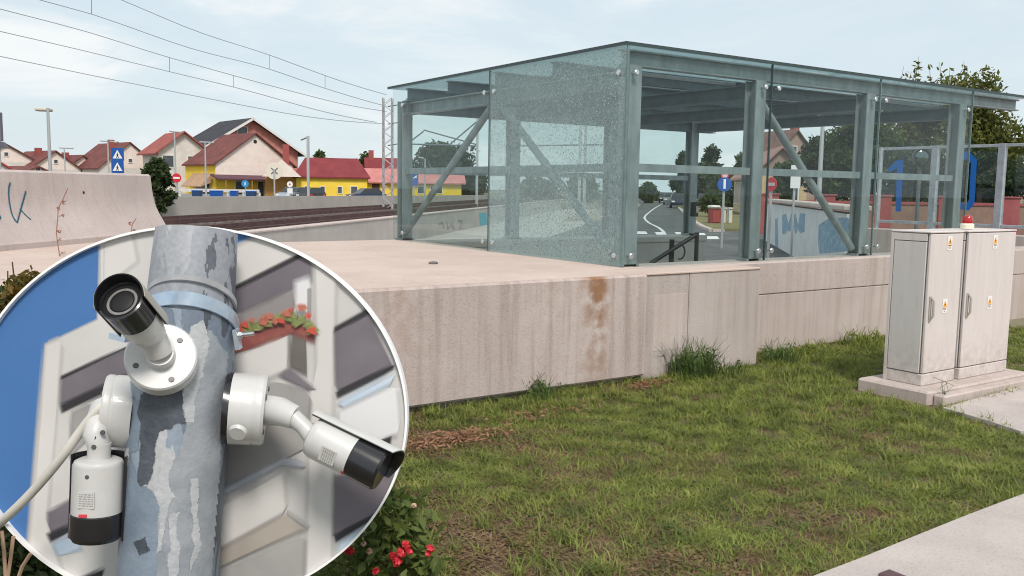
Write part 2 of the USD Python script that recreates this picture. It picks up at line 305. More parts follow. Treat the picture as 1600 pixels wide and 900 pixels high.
part(bw, 'body', bx(5.645, 10.50, -0.2, 10.93, 10.98, TOP - 0.103), C_GREY)
solo('stair_floor', slab([(5.6, 6.55), (13.6, 6.55), (13.6, 10.55), (5.6, 10.55)], -0.1, 0.004), C_GREY, kind='structure')

# ------------------------------------------------------------------ the glass shelter
GX, GY, ZB, ZT = 5.457, 6.293, 0.945, 2.955
XE, YE = 11.21, 10.86
sh = thing('glass_shelter', 'green glass stair entrance shelter with grey steel frame and flat glass roof', 'shelter', (GX, GY, ZB))
posts_x, back_x = [5.62, 7.33, 9.19, 11.10], [5.60, 7.20, 9.0, 10.74]
for yy, row in ((GY + 0.13, posts_x), (10.70, back_x[1:] + back_x[:1])):
    for xx in row:
        yy = 10.93 if xx == 5.60 else yy
        part(sh, 'post', cat_([hbeam((xx, yy, ZB - 0.01), (xx, yy, 2.79), 0.15, 0.15, (0, 1, 0)), bx(xx - 0.11, yy - 0.075, ZB - 0.008, xx + 0.11, yy + 0.075, ZB + 0.015)]), STEEL)
part(sh, 'edge_beam', hbeam((5.50, 10.70, 2.70), (XE, 10.70, 2.70), 0.14, 0.17), STEEL_D)
for xx, xb in zip(posts_x, back_x):
    part(sh, 'cross_beam', hbeam((xx, GY + 0.215, 2.68), (xb, 10.84 if xx < 6 else 10.61, 2.68), 0.13, 0.15), STEEL if xx < 6 else STEEL_D)
part(sh, 'light_tube', tube([(5.72, GY + 0.32, 2.765), (7.22, GY + 0.32, 2.765)], 0.018), GALV, smooth=40)
part(sh, 'light_tube', tube([(9.32, GY + 0.32, 2.765), (10.98, GY + 0.32, 2.765)], 0.018), GALV, smooth=40)
for yy in (6.44, 7.5, 8.58, 9.64, 10.70):
    part(sh, 'purlin', hbeam((5.52, yy, 2.868), (12.52, yy, 2.868), 0.10, 0.145), STEEL if yy < 6.5 else STEEL_D)
for a, b in ((5.44, 8.62), (8.63, 12.60)):
    part(sh, 'roof_pane', bx(a, GY - 0.012, 2.957, b, 11.12, 2.981), ROOFGLASS)
part(sh, 'roof_trim', cat_([bx(5.44, GY - 0.018, 2.953, 12.60, GY - 0.0125, 2.985), bx(5.433, GY - 0.018, 2.953, 5.4395, 11.12, 2.985)]), GASKET)
def rail(p, q): part(sh, 'mid_rail', bar(p, q, 0.06, 0.075), STEEL)
for a, b in zip(posts_x[:-1], posts_x[1:]):
    rail((a + 0.077, GY + 0.12, 1.865), (b - 0.077, GY + 0.12, 1.865))
for a, b in zip(back_x[:-1], back_x[1:]): rail((a + 0.077, 10.71, 1.865), (b - 0.077, 10.71, 1.865))
rail((5.60, GY + 0.21, 1.865), (5.60, 10.84, 1.865))
for y1, z1 in ((10.80, 1.06), (6.55, 1.06)):
    part(sh, 'brace', tube([(5.56, 8.60 + (0.04 if y1 > 9 else -0.04), 2.62), (5.56, y1, z1)], 0.042), STEEL, smooth=40)
part(sh, 'brace', tube([(7.42, GY + 0.15, 2.60), (9.11, GY + 0.15, 1.02)], 0.042), STEEL, smooth=40)
part(sh, 'gusset', cat_([bx(5.552, 8.42, 2.55, 5.568, 8.78, 2.64), bx(7.34, GY + 0.14, 2.50, 7.46, GY + 0.155, 2.63)]), STEEL)
g, t = 0.006, 0.018
px_ = [GX + 0.02, 7.43, 9.28, XE]
for a, b in zip(px_[:-1], px_[1:]):
    part(sh, 'front_pane', bx(a + g, GY, ZB, b - g, GY + t, ZT), GLASS)
    part(sh, 'glass_edge', cat_([bx(b - g + 0.0005, GY - 0.002, ZB, b + g - 0.0005, GY + t + 0.002, ZT)]), GASKET if b < 8 else GEDGE)
bk = [5.6, 7.20, 9.0, 10.84]
for a, b in zip(bk[:-1], bk[1:]):
    part(sh, 'back_pane', bx(a + g, YE, ZB, b - g, YE + t, ZT), GLASS)
YM = 8.60
part(sh, 'side_pane', bx(GX, YM + g, ZB, GX + t, 11.0, ZT), GLASS, 'clear left pane')
sp = part(sh, 'side_pane', bx(GX, GY + 0.002, ZB, GX + t, YM - g, ZT), CRACKED, 'shattered pane full of fine cracks')
part(sh, 'glass_edge', bx(GX - 0.002, YM - g + 0.0005, ZB, GX + t + 0.002, YM + g - 0.0005, ZT), GASKET)
part(sh, 'glass_edge', bx(GX - 0.003, GY - 0.016, ZB - 0.01, GX + 0.0195, GY + 0.0005, ZT), GEDGE)
# fine breakage of the toughened pane
w, h = YM - GY - 0.02, ZT - ZB - 0.02
pts = rng.random((5200, 2)) * [w, h]
vor = Voronoi(np.vstack([pts, [[-9, -9], [-9, 9], [9, -9], [9, 9]]]))
LV, LF, DV, DF = [], [], [], []
def quad(V, Fc, a, b, wd, x):
    d = b - a; L = np.linalg.norm(d)
    if L < 1e-6: return
    nrm = np.array([-d[1], d[0]]) / L * wd / 2; k = len(V)
    for p in (a - nrm, b - nrm, b + nrm, a + nrm): V.append([x, GY + 0.01 + p[0], ZB + 0.01 + p[1]])
    Fc.extend([[k, k + 2, k + 1], [k, k + 3, k + 2]])
for i, j in vor.ridge_vertices:
    if i < 0 or j < 0: continue
    a, b = vor.vertices[i], vor.vertices[j]
    if min(a.min(), b.min()) < 0 or max(a[0], b[0]) > w or max(a[1], b[1]) > h: continue
    q = meshkit.fbm(np.array([[*(a * 1.6), 0.3]]), 3, 5)[0]
    u = rng.random()
    if u < 0.30 + 0.9 * (q - 0.45): quad(LV, LF, a, b, 0.0012 + 0.0020 * rng.random() ** 3, GX - 0.0012)
    elif u < 0.72: quad(DV, DF, a, b, 0.0014 + 0.0022 * rng.random() ** 2, GX - 0.0008)
for k in range(5200):                                           # single crumbs of glass, some pale, some dark
    c = rng.random(2) * [w, h]
    if meshkit.fbm(np.array([[*(c * 2.2), 0.3]]), 3, 5)[0] + 0.5 * (rng.random() - 0.5) < 0.42: continue
    d = rng.normal(size=2); lt = k % 5 < 2; quad(*((LV, LF) if lt else (DV, DF)), c, c + d / np.linalg.norm(d) * 0.009 * (0.4 + rng.random()), 0.008 * (0.4 + rng.random()), GX - (0.0016 if lt else 0.0014))
part(sp, 'pale_cracks', (np.array(LV), np.array(LF)), CRACK_L, kind='stuff')
part(sp, 'dark_cracks', (np.array(DV), np.array(DF)), CRACK_D, kind='stuff')
def bolt(p, ax):
    ax = np.asarray(ax, float)
    part(sh, 'bolt', lathe([(0, 0.016), (0.020, 0.016), (0.027, 0.010), (0.028, 0.0), (0.010, 0.0), (0.010, -0.05), (0, -0.05)], np.asarray(p), ax, 16), BOLT, smooth=40)
for a, b in zip(px_[:-1], px_[1:]):
    for xx in (a + 0.10, b - 0.10):
        for zz in (ZB + 0.10, 2.72): bolt((xx, GY - 0.001, zz), (0, -1, 0))
for yy in (GY + 0.10, YM - 0.10, YM + 0.10, 10.72):
    for zz in (ZB + 0.10, 2.72): bolt((GX - 0.001, yy, zz), (-1, 0, 0))

hr = thing('stair_handrail', 'black steel handrail of the stairs inside the glass shelter', 'handrail', (8, 8, 0.2))
hp = [atd(1016, 412, 9.6), atd(1052, 389, 9.6), atd(1089, 366, 9.6)]
part(hr, 'rail', tube(hp, 0.024, 8), BLACK, smooth=40)
part(hr, 'upright', tube([hp[2] + [0, 0, 0.02], hp[2] * [1, 1, 0] + [0, 0, 0.3]], 0.023, 8), BLACK, smooth=40)
part(hr, 'upright', bar(atd(1050, 374, 9.6), atd(1050, 374, 9.6) * [1, 1, 0] + [0, 0, 0.3], 0.038, 0.038), BLACK)
part(hr, 'hook', tube([atd(1062 + 8 * math.cos(a), 393 + 12 * math.sin(a), 9.58) for a in np.linspace(-1.3, 1.9, 9)], 0.010, 6), BLACK, smooth=40)
ib = thing('wall_intercom', 'small black box with pale front mounted on a back post of the shelter', 'box', atd(1083, 327, 13.6))
q = atd(1083, 327, 13.6)
part(ib, 'housing', bx(q[0] - 0.05, q[1] - 0.07, q[2] - 0.11, q[0] + 0.05, q[1] + 0.02, q[2] + 0.11, 0.01), BLACK)
part(ib, 'front', bx(q[0] - 0.01, q[1] - 0.075, q[2] - 0.05, q[0] + 0.04, q[1] - 0.071, q[2] + 0.05), M('pale_panel', (0.5, 0.42, 0.4)))

# ------------------------------------------------------------------ utility cabinets
plc = thing('cabinet_plinth', 'low concrete plinth under the two pale utility cabinets', 'plinth', (7.3, 4.2, 0))
part(plc, 'slab', bx(6.60, 3.90, -0.1, 8.17, 4.54, 0.105, 0.015), C_WALL)
part(plc, 'step', bx(6.66, 3.80, -0.1, 8.02, 3.898, 0.085, 0.012), C_WALL)
def warning(parent, x, y, z):
    s = part(parent, 'warning_label', extr(sbox(-0.026, -0.055, 0.026, 0.045).buffer(0.008), 0.0012, (x, y - 0.0012, z), X3, Z3, -Y3), WHITE)
    part(s, 'triangle', extr(Polygon([(-0.029, -0.014), (0.029, -0.014), (0, 0.040)]), 0.0008, (x, y - 0.0021, z), X3, Z3, -Y3), ORANGE)
    part(s, 'lightning_bolt', extr(unary_union([Polygon([(0.004, 0.028), (-0.010, 0.004), (0.0, 0.004), (-0.004, -0.011), (0.012, 0.010), (0.001, 0.010)])]), 0.0006, (x, y - 0.0028, z), X3, Z3, -Y3), BLACK)
    part(s, 'print', extr(unary_union([sbox(-0.026, -0.028, 0.026, -0.020), sbox(-0.020, -0.040, 0.020, -0.034), sbox(-0.012, -0.052, 0.012, -0.047)]), 0.0006, (x, y - 0.0019, z), X3, Z3, -Y3), M('print_' + str(len(_used)), (0.25, 0.12, 0.02)))
def cabinet(x0, x1, y0, y1, label, handle_x, group='pale utility cabinets'):
    c = thing('utility_cabinet', label, 'cabinet', ((x0 + x1) / 2, (y0 + y1) / 2, 0.105), group)
    z0, z1, z2 = 0.106, 0.205, 1.345
    part(c, 'base_section', bx(x0 + 0.004, y0 - 0.012, z0, x1 - 0.004, y1, z1 - 0.004, 0.006), CAB)
    part(c, 'carcass', bx(x0 + 0.010, y0 + 0.010, z1 - 0.004, x1 - 0.010, y1 - 0.010, z2), SEAM)
    part(c, 'door', bx(x0 + 0.012, y0 - 0.012, z1 + 0.004, x1 - 0.008, y0 + 0.012, z2 - 0.006, 0.004), CAB)
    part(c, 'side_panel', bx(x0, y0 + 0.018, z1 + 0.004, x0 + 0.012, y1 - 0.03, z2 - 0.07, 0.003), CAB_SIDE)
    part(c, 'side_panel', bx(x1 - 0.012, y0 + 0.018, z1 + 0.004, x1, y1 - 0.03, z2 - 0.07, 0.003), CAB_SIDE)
    part(c, 'corner_profile', cat_([bx(x0 - 0.003, y1 - 0.024, z0, x0 + 0.02, y1, z2 - 0.004), bx(x0 - 0.001, y0 + 0.018, z2 - 0.063, x0 + 0.012, y1 - 0.026, z2 - 0.005)]), CAB)
    part(c, 'back_panel', bx(x0 + 0.022, y1 - 0.009, z1, x1, y1 + 0.002, z2 - 0.006), CAB)
    part(c, 'roof', bx(x0 - 0.002, y0 - 0.014, z2 + 0.001, x1 + 0.002, y1 + 0.004, z2 + 0.016, 0.005), CAB)
    hx = handle_x; hz = 0.73
    hd = part(c, 'handle', cat_([bx(hx - 0.014, y0 - 0.022, hz - 0.10, hx + 0.014, y0 - 0.0125, hz + 0.11, 0.004), tube([(hx, y0 - 0.022, hz - 0.08), (hx, y0 - 0.045, hz - 0.05), (hx, y0 - 0.045, hz + 0.07), (hx, y0 - 0.022, hz + 0.10)], 0.010, 8)]), HANDLE, smooth=40)
    part(hd, 'lock', lathe([(0, 0.004), (0.008, 0.004), (0.008, 0)], (hx, y0 - 0.022, hz - 0.09), (0, -1, 0), 12), BOLT)
    wx = x0 + 0.63 * (x1 - x0)
    return c, wx
c1, wx = cabinet(6.75, 7.235, 4.07, 4.40, 'left pale utility cabinet with handle and two warning labels', 6.80)
for px, py in ((1484, 379), (1476, 477)):
    q = aty(px, py, 4.058); warning(c1, q[0], 4.0575, q[2])
c2, wx = cabinet(7.285, 8.055, 4.06, 4.40, 'wider right pale utility cabinet with dark gap at its left', 7.33)
for px, py in ((1555, 377), (1546, 472)):
    q = aty(px, py, 4.048); warning(c2, q[0], 4.0475, q[2])
q = aty(1511, 357, 4.22)
be = thing('warning_beacon', 'small red beacon lamp on white foot on top of the utility cabinets', 'lamp', (q[0], 4.22, 1.367))
part(be, 'foot', lathe([(0, 0), (0.055, 0), (0.055, 0.035), (0.045, 0.045), (0, 0.045)], (q[0], 4.22, 1.3675), Z3, 20), M('cream_plastic', (0.72, 0.68, 0.55)), smooth=35)
part(be, 'lens', lathe([(0.040, 0), (0.042, 0.03), (0.036, 0.055), (0.02, 0.068), (0, 0.07)], (q[0], 4.22, 1.413), Z3, 20), REDGLASS, smooth=True)

# ------------------------------------------------------------------ glass fence with the blue number, on its concrete parapet
FX = 14.0
fw = thing('fence_parapet', 'concrete parapet below the glass fence on the right', 'wall', (FX, 8, 0))
part(fw, 'body', bx(FX - 0.12, 3.0, -0.2, FX + 0.18, 9.62, 1.06, 0.01), C_WALL)
fe = thing('glass_fence', 'steel framed glass fence with a blue number on the parapet', 'fence', (FX, 8, 1.06))
ys = [aty(1370, 290, 1)[1]]
yp = [atx(p, 290, FX)[1] for p in (1374, 1459, 1563)]; yp += [yp[-1] - 1.08, yp[-1] - 2.16]
for i, y in enumerate(yp):
    part(fe, 'post', cat_([bx(FX - 0.04, y - 0.055 if i else y - 0.02, 1.06, FX + 0.04, y + 0.055 if i else y + 0.02, 2.45, 0.004)]), GALV)
for a, b in zip(yp[:-1], yp[1:]):
    for zz, hh in ((2.425, 0.045), (1.185, 0.05)):
        part(fe, 'rail', bx(FX - 0.025, b + 0.056, zz - hh / 2, FX + 0.025, a - 0.056, zz + hh / 2, 0.004), GALV)
    part(fe, 'pane', bx(FX - 0.006, b + 0.056, 1.212, FX + 0.006, a - 0.056, 2.40), GLASS_CLEAR)
def z4(l): return [atx(1330 + x / 3.748, 200 + y / 3.748, FX - 0.008) for x, y in l]
def onfence(l): return Polygon([(-p[1], p[2]) for p in z4(l)])
one = onfence([(213, 243), (262, 192), (307, 183), (292, 490), (260, 490), (268, 238), (224, 262)])
nine_o = onfence([(612, 165), (650, 140), (692, 138), (737, 186), (722, 440), (690, 482), (645, 478), (604, 440)])
nine_i = onfence([(640, 200), (658, 186), (680, 184), (702, 206), (690, 424), (674, 444), (656, 442), (634, 424)])
part(fe, 'number_one', extr(one, 0.002, (FX - 0.0085, 0, 0), -Y3, Z3, -X3), BLUE)
part(fe, 'number_zero', extr(nine_o.difference(nine_i), 0.002, (FX - 0.0085, 0, 0), -Y3, Z3, -X3), BLUE)
q = atd(1440, 246, 17.5)
rm = thing('round_mirror', 'round black rimmed traffic mirror seen through the glass fence', 'mirror', (q[0], q[1], 0))
part(rm, 'rim', lathe([(0.175, 0), (0.195, 0.01), (0.195, 0.05), (0.155, 0.055), (0.155, 0.03)], q, -CF, 28), BLACK, smooth=40)
part(rm, 'glass', lathe([(0.156, 0.02), (0.11, 0.045), (0.06, 0.058), (0, 0.062)], q, -CF, 28), M('mirror', (0.16, 0.20, 0.20), None, rough=0.05, metal=1.0), smooth=True)
part(rm, 'pole', tube([q + CF * 0.05 + [0, 0, 0.1], q * [1, 1, 0] + CF * 0.05], 0.035), STEEL_D, smooth=40)

# white block wall with blue spray, seen through the second bay
A0, A1 = atd(1206, 321, 30.8), atd(1340, 321, 16.2)
wl = thing('sprayed_wall', 'short whitish concrete wall with blue spray paint and a pale coping, behind the shelter', 'wall', ((A0 + A1) / 2 * [1, 1, 0]))
ztop = 1.39
part(wl, 'body', bar(A0 * [1, 1, 0] + [0, 0, (ztop - 0.3) / 2 + 0.1], A1 * [1, 1, 0] + [0, 0, (ztop - 0.3) / 2 + 0.1], 0.35, ztop - 0.11), M('pale_render', (0.52, 0.52, 0.53), (0.62, 0.61, 0.61), 2.0, 0.85))
part(wl, 'coping', bar(A0 * [1, 1, 0] + [0, 0, ztop], A1 * [1, 1, 0] + [0, 0, ztop], 0.50, 0.10, bev=0.02), C_WALL)
wd = unit((A1 - A0) * [1, 1, 0]); wn = np.array([wd[1], -wd[0], 0]); wn = wn if wn @ (EYE - A0) > 0 else -wn
def onwall(l, name='spray_paint'):
    P = []
    for px, py in l:
        dd = ray(px, py); tt = ((A0 + wn * 0.178 - EYE) @ wn) / (dd @ wn); p = EYE + dd * tt; P.append(((p - A0) @ wd, p[2]))
    part(wl, name, extr(Polygon(P).buffer(0), 0.003, A0 * [1, 1, 0] + wn * 0.1755, wd, Z3, wn), NAVYSPRAY)
onwall([(1222, 336), (1228, 334), (1232, 350), (1236, 334), (1243, 334), (1247, 352), (1250, 333), (1258, 334), (1257, 362), (1250, 364), (1247, 358), (1243, 366), (1239, 352), (1234, 362), (1230, 360), (1227, 366), (1222, 366)])
onwall([(1211, 342), (1215, 341), (1216, 395), (1211, 396)])
onwall([(1279, 352), (1296, 340), (1325, 340), (1332, 350), (1332, 392), (1281, 396), (1278, 380)])

# ------------------------------------------------------------------ flared concrete barrier on the left
K0, K1 = atd(-60, 266, 8.9), atd(235, 274, 12.4)
kd = unit((K1 - K0) * [1, 1, 0]); kn = np.array([kd[1], -kd[0], 0])        # kn: towards the camera side
KL = np.linalg.norm((K1 - K0)[:2]) + 6.0; KS = K1 * [1, 1, 0] - kd * KL
prof = Polygon([(-0.55, TOP - 0.02), (0.26, TOP - 0.02), (0.26, TOP + 0.06), (0.235, 1.03), (0.185, 1.12), (0.125, 1.22), (0.075, 1.32), (0.042, 1.42), (0.022, 1.54), (0.0, 1.75), (-0.03, 1.775), (-0.22, 1.775), (-0.25, 1.75), (-0.30, 1.36), (-0.55, 1.0)])
kw = thing('flared_barrier', 'tall pale concrete barrier with flared foot and teal spray mark, left of the platform', 'wall', K1 * [1, 1, 0] + [0, 0, TOP])
part(kw, 'body', extr(prof, KL, KS, kn, Z3, kd), C_BARRIER, smooth=32)
def onk(px, py):
    for off, z0, z1 in ((0.0, 1.36, 9),):
        dd = ray(px, py)
        tt = ((K1 + kn * 0.02 - EYE) @ kn) / (dd @ kn); p = EYE + dd * tt
        z = p[2]; o = np.interp(z, [TOP + 0.06, 1.03, 1.12, 1.22, 1.32, 1.42, 1.54, 1.75], [0.26, 0.235, 0.185, 0.125, 0.075, 0.042, 0.022, 0.0])
        tt = ((K1 + kn * (o + 0.004) - EYE) @ kn) / (dd @ kn); p = EYE + dd * tt
        z = p[2]; o = np.interp(z, [TOP + 0.06, 1.03, 1.12, 1.22, 1.32, 1.42, 1.54, 1.75], [0.26, 0.235, 0.185, 0.125, 0.075, 0.042, 0.022, 0.0])
        tt = ((K1 + kn * (o + 0.004) - EYE) @ kn) / (dd @ kn); return EYE + dd * tt
def stroke(P, r):
    P = np.array(P); V = []; Fc = []
    tz = np.gradient(P, axis=0)
    for i, p in enumerate(P):
        s = unit(np.cross(tz[i], kn)) * (r if np.ndim(r) == 0 else r[i]); V += [p - s, p + s, p - s + kn * 0.003, p + s + kn * 0.003]
    for i in range(len(P) - 1):
        a, b = 4 * i, 4 * i + 4
        Fc += [[a + 2, a + 3, b + 3], [a + 2, b + 3, b + 2], [a, b, b + 1], [a, b + 1, a + 1]]
    t = trimesh.Trimesh(V, Fc, process=False); return cat_([t, trimesh.Trimesh(t.vertices, t.faces[:, ::-1], process=False)])
def curve(pts, n=12):
    pts = np.array(pts, float); s = np.linspace(0, 1, len(pts)); u = np.linspace(0, 1, n)
    from scipy.interpolate import PchipInterpolator
    return np.c_[PchipInterpolator(s, pts[:, 0])(u), PchipInterpolator(s, pts[:, 1])(u)]
for i, (l, r) in enumerate([([(15.5, 287), (13.5, 303), (18, 332), (27, 348)], 0.009), ([(40.5, 299), (35, 318), (27, 348)], 0.010), ([(31, 326), (40, 336), (48, 343)], 0.006), ([(16, 285), (15.5, 290)], 0.007), ([(-6, 352), (1, 338)], 0.02)]):
    part(kw, 'spray_mark', stroke([onk(*p) for p in curve(l)], r), TEAL)
q = onk(131, 301); part(kw, 'formwork_hole', lathe([(0, 0.004), (0.016, 0.004), (0.02, 0.0)], q - kn * 0.002, kn, 10), BLACK)

# ------------------------------------------------------------------ railway: near wall, track bed, rails, far wall
def along(p, s): return np.asarray(p) * [1, 1, 0] + D * s
NW = atz(430, 358, 0.78)
nw = thing('ramp_wall', 'long low pale concrete wall in front of the railway track', 'wall', NW * [1, 1, 0])
part(nw, 'body', bar(along(NW, -14) + [0, 0, 0.33], along(NW, 70) + [0, 0, 0.33], 0.30, 0.88), C_GREY)
part(nw, 'coping', bar(along(NW, -14) + [0, 0, 0.78], along(NW, 70) + [0, 0, 0.78], 0.34, 0.04, bev=0.008), C_WALL)
def onnw(l):
    o = NW * [1, 1, 0] - DN * 0.156; P = []
    for px, py in l:
        dd = ray(px, py); tt = ((o - EYE) @ DN) / (dd @ DN); p = EYE + dd * tt; P.append(((p - o) @ D, p[2]))
    part(nw, 'spray_mark', extr(LineString(P).buffer(0.03), 0.004, o, D, Z3, -DN), M('grey_spray_' + str(len(_used)), (0.22, 0.22, 0.24)))
for l in ([(698, 346), (700, 357), (706, 350), (710, 358)], [(716, 345), (722, 345), (718, 358)], [(686, 350), (692, 348), (694, 356)]): onnw(l)
_o = NW * [1, 1, 0] - DN * 0.156; _P = []
for px, py in [(749, 333), (760, 332), (762, 366), (754, 362), (750, 350)]:
    dd = ray(px, py); tt = ((_o - EYE) @ DN) / (dd @ DN); p = EYE + dd * tt; _P.append(((p - _o) @ D, p[2]))
part(nw, 'spray_mark', extr(Polygon(_P), 0.004, _o, D, Z3, -DN), M('cyan_spray', (0.04, 0.30, 0.40), (0.08, 0.38, 0.46), 5), 'turquoise sprayed patch')
pcy = [(750, 334), (757, 334), (757, 364), (751, 352)]
RB = along(NW, 0) + DN * 0.5
solo('ramp_floor', slab([along(NW, -14) - DN * 0.2, along(NW, 60) - DN * 0.2, along(NW, 60) - DN * 7.5, (5.7, 11.1), (3.8, 11.1), (3.6, 15.5), (-3, 15.5)], -0.1, 0.002), C_GREY, kind='structure')
solo('track_bed', slab([along(RB, -30), along(RB, 260), along(RB, 260) + DN * 8.5, along(RB, -30) + DN * 8.5], -0.2, 0.42), BALLAST, kind='structure')
for i, o in enumerate((1.6, 5.6)):
    rt = thing('railway_track', ['nearer rusty railway track behind the low wall', 'farther rusty railway track in front of the far wall'][i], 'railway track', along(RB, 0) + DN * o + [0, 0, 0.42])
    for k in (0, 1.435):
        a = RB + DN * (o + k); part(rt, 'rail', bar(along(a, -25) + [0, 0, 0.56], along(a, 200) + [0, 0, 0.56], 0.07, 0.15), RAILSTEEL)
    part(rt, 'sleepers', cat_([bar(along(RB, s) + DN * (o - 0.5) + [0, 0, 0.44], along(RB, s) + DN * (o + 1.95) + [0, 0, 0.44], 0.24, 0.09) for s in np.arange(-20, 60, 0.62)]), M('sleeper_%d' % i, (0.11, 0.085, 0.075), (0.17, 0.14, 0.125), 3), kind='stuff')
fa, fb = along(RB, 0) + DN * 9.3, None
FWo = atd(240, 307, 35.5)
FWb = along(FWo, 34); FWc = along(FWo, 120)
fwl = thing('far_wall', 'long grey concrete wall beyond the tracks in front of the houses', 'wall', FWo * [1, 1, 0])
V = []
for s, z in ((-1.0, FWo[2]), (34, 0.98), (120, 0.72)):
    p = along(FWo, s); V += [p + [0, 0, -0.2], p + [0, 0, z], p + DN * 0.3 + [0, 0, z], p + DN * 0.3 + [0, 0, -0.2]]
Fc = [[0, 1, 2], [0, 2, 3], [8, 10, 9], [8, 11, 10]]
for k in (0, 4):
    for j in range(4): a, b = k + j, k + (j + 1) % 4; Fc += [[a, a + 4, b + 4], [a, b + 4, b]]
t = trimesh.Trimesh(V, Fc, process=False); trimesh.repair.fix_normals(t)
part(fwl, 'body', t, C_GREY)
solo('station_road', slab([along(FWo, -40) + DN * 0.5, along(FWo, 200) + DN * 0.5, along(FWo, 200) + DN * 26, along(FWo, -40) + DN * 26], -0.1, 0.01), ASPH, kind='structure')

# ------------------------------------------------------------------ overhead line: mast, portal, wires
q = atd(606, 300, 47.0); mb = q * [1, 1, 0] + [0, 0, 0.4]; mt = atd(606, 155, 47.0)[2]
mast = thing('lattice_mast', 'slim white and grey lattice mast of the overhead line, left of the shelter', 'mast', mb)
wdt = 0.23
cs = [mb + CR * a * wdt + CF * b * wdt for a in (-1, 1) for b in (-1, 1)]
for c in cs: part(mast, 'leg', bar(c, c + [0, 0, mt - 0.4], 0.055, 0.055), M('mast_paint_%d' % len(_used), (0.34, 0.32, 0.33)))
lat = []
n = 17
for k in range(n):
    z0, z1 = (mt - 0.4) * k / n, (mt - 0.4) * (k + 1) / n
    for a, b in ((0, 2), (1, 3), (0, 1), (2, 3)):
        if k % 2: a, b = b, a
        lat.append((cs[a] + [0, 0, z0], cs[b] + [0, 0, z1]))
for a, b in lat: part(mast, 'lacing', bar(a, b, 0.028, 0.028), LAMPGREY)
for zz in (5.6, 4.7, 3.6):
    part(mast, 'bracket', tube([mb + [0, 0, zz - 0.2], mb + CR * 0.9 + [0, 0, zz - 0.05], mb + CR * 1.3 + [0, 0, zz + 0.1]], 0.03, 6), STEEL_D)
def wire(l, dep, label, drops=()):
    P = [atd(x, y, dep) for x, y in l[-1:]][0]
    pts = [P]
    for x, y in reversed(l[:-1]):
        dd = ray(x, y); nn = DN                                # the wire runs parallel to the track
        tt = ((P - EYE) @ nn) / (dd @ nn); pts.append(EYE + dd * tt)
    pts = np.array(pts[::-1]); ext = pts[0] + (pts[0] - pts[1]) * 0.25
    pts = np.vstack([ext, pts]); s = np.r_[0, np.cumsum(np.linalg.norm(np.diff(pts, axis=0), axis=1))]
    from scipy.interpolate import PchipInterpolator
    u = np.linspace(0, s[-1], 24); cv = np.c_[[PchipInterpolator(s, pts[:, k])(u) for k in range(3)]].T
    rr = np.maximum(0.008, 0.00033 * ((cv - EYE) @ Fw))
    o = thing('overhead_wire', label, 'wire', pts[-1], 'overhead railway wires')
    part(o, 'cable', tube(cv, rr, 6), WIRE, smooth=True)
    for x, y0, y1 in drops:
        dd0, dd1 = ray(x, y0), ray(x, y1)
        a = EYE + dd0 * (((P - EYE) @ DN) / (dd0 @ DN)); b = EYE + dd1 * (((P - EYE) @ DN) / (dd1 @ DN))
        part(o, 'dropper', tube([a, b], 0.011, 5), WIRE)
wire([(190, 0), (316, 52), (421, 86), (508, 118), (604, 148)], 47, 'highest overhead wire, entering at the top edge of the picture', [(421, 86, 108), (508, 118, 138)])
wire([(62, 0), (143, 22), (290, 73), (421, 108), (508, 138), (604, 166)], 47, 'second overhead wire from the top, hung below the highest one', [(143, -8, 22)])
wire([(0, 14), (130, 48), (265, 90), (365, 118), (508, 156), (604, 174)], 47, 'third overhead wire from the top', [(265, 90, 112), (365, 118, 136)])
wire([(0, 49), (130, 79), (265, 112), (365, 136), (500, 173), (588, 191)], 47, 'fourth overhead wire from the top')
wire([(0, 88), (130, 115), (265, 142), (430, 174), (597, 193)], 47, 'lowest overhead wire, alone below the other four')
def portal(px, dep, ztop_px, arms, label):
    q = atd(px, 300, dep); b = q * [1, 1, 0]; zt = atd(px, ztop_px, dep)[2]
    o = thing('catenary_mast', label, 'mast', b)
    part(o, 'pole', bar(b, b + [0, 0, zt], 0.20, 0.16, CR), LAMPGREY)
    for (x0, y0), (x1, y1) in arms: part(o, 'arm', tube([atd(x0, y0, dep), atd(x1, y1, dep)], 0.05, 6), STEEL_D)
portal(482, 62, 213, [((482, 214), (470, 219))], 'plain grey overhead line mast in front of the red roof')
portal(745, 58, 186, [((640, 225), (745, 228)), ((662, 205), (640, 222)), ((662, 203), (745, 226)), ((745, 190), (700, 228))], 'overhead line mast with cantilever arms behind the clear left pane')
portal(905, 52, 165, [((805, 228), (945, 226))], 'tall overhead line mast behind the shattered pane')
portal(913, 52.6, 160, [((905, 170), (921, 170))], 'thin overhead line mast right behind another behind the shattered pane')

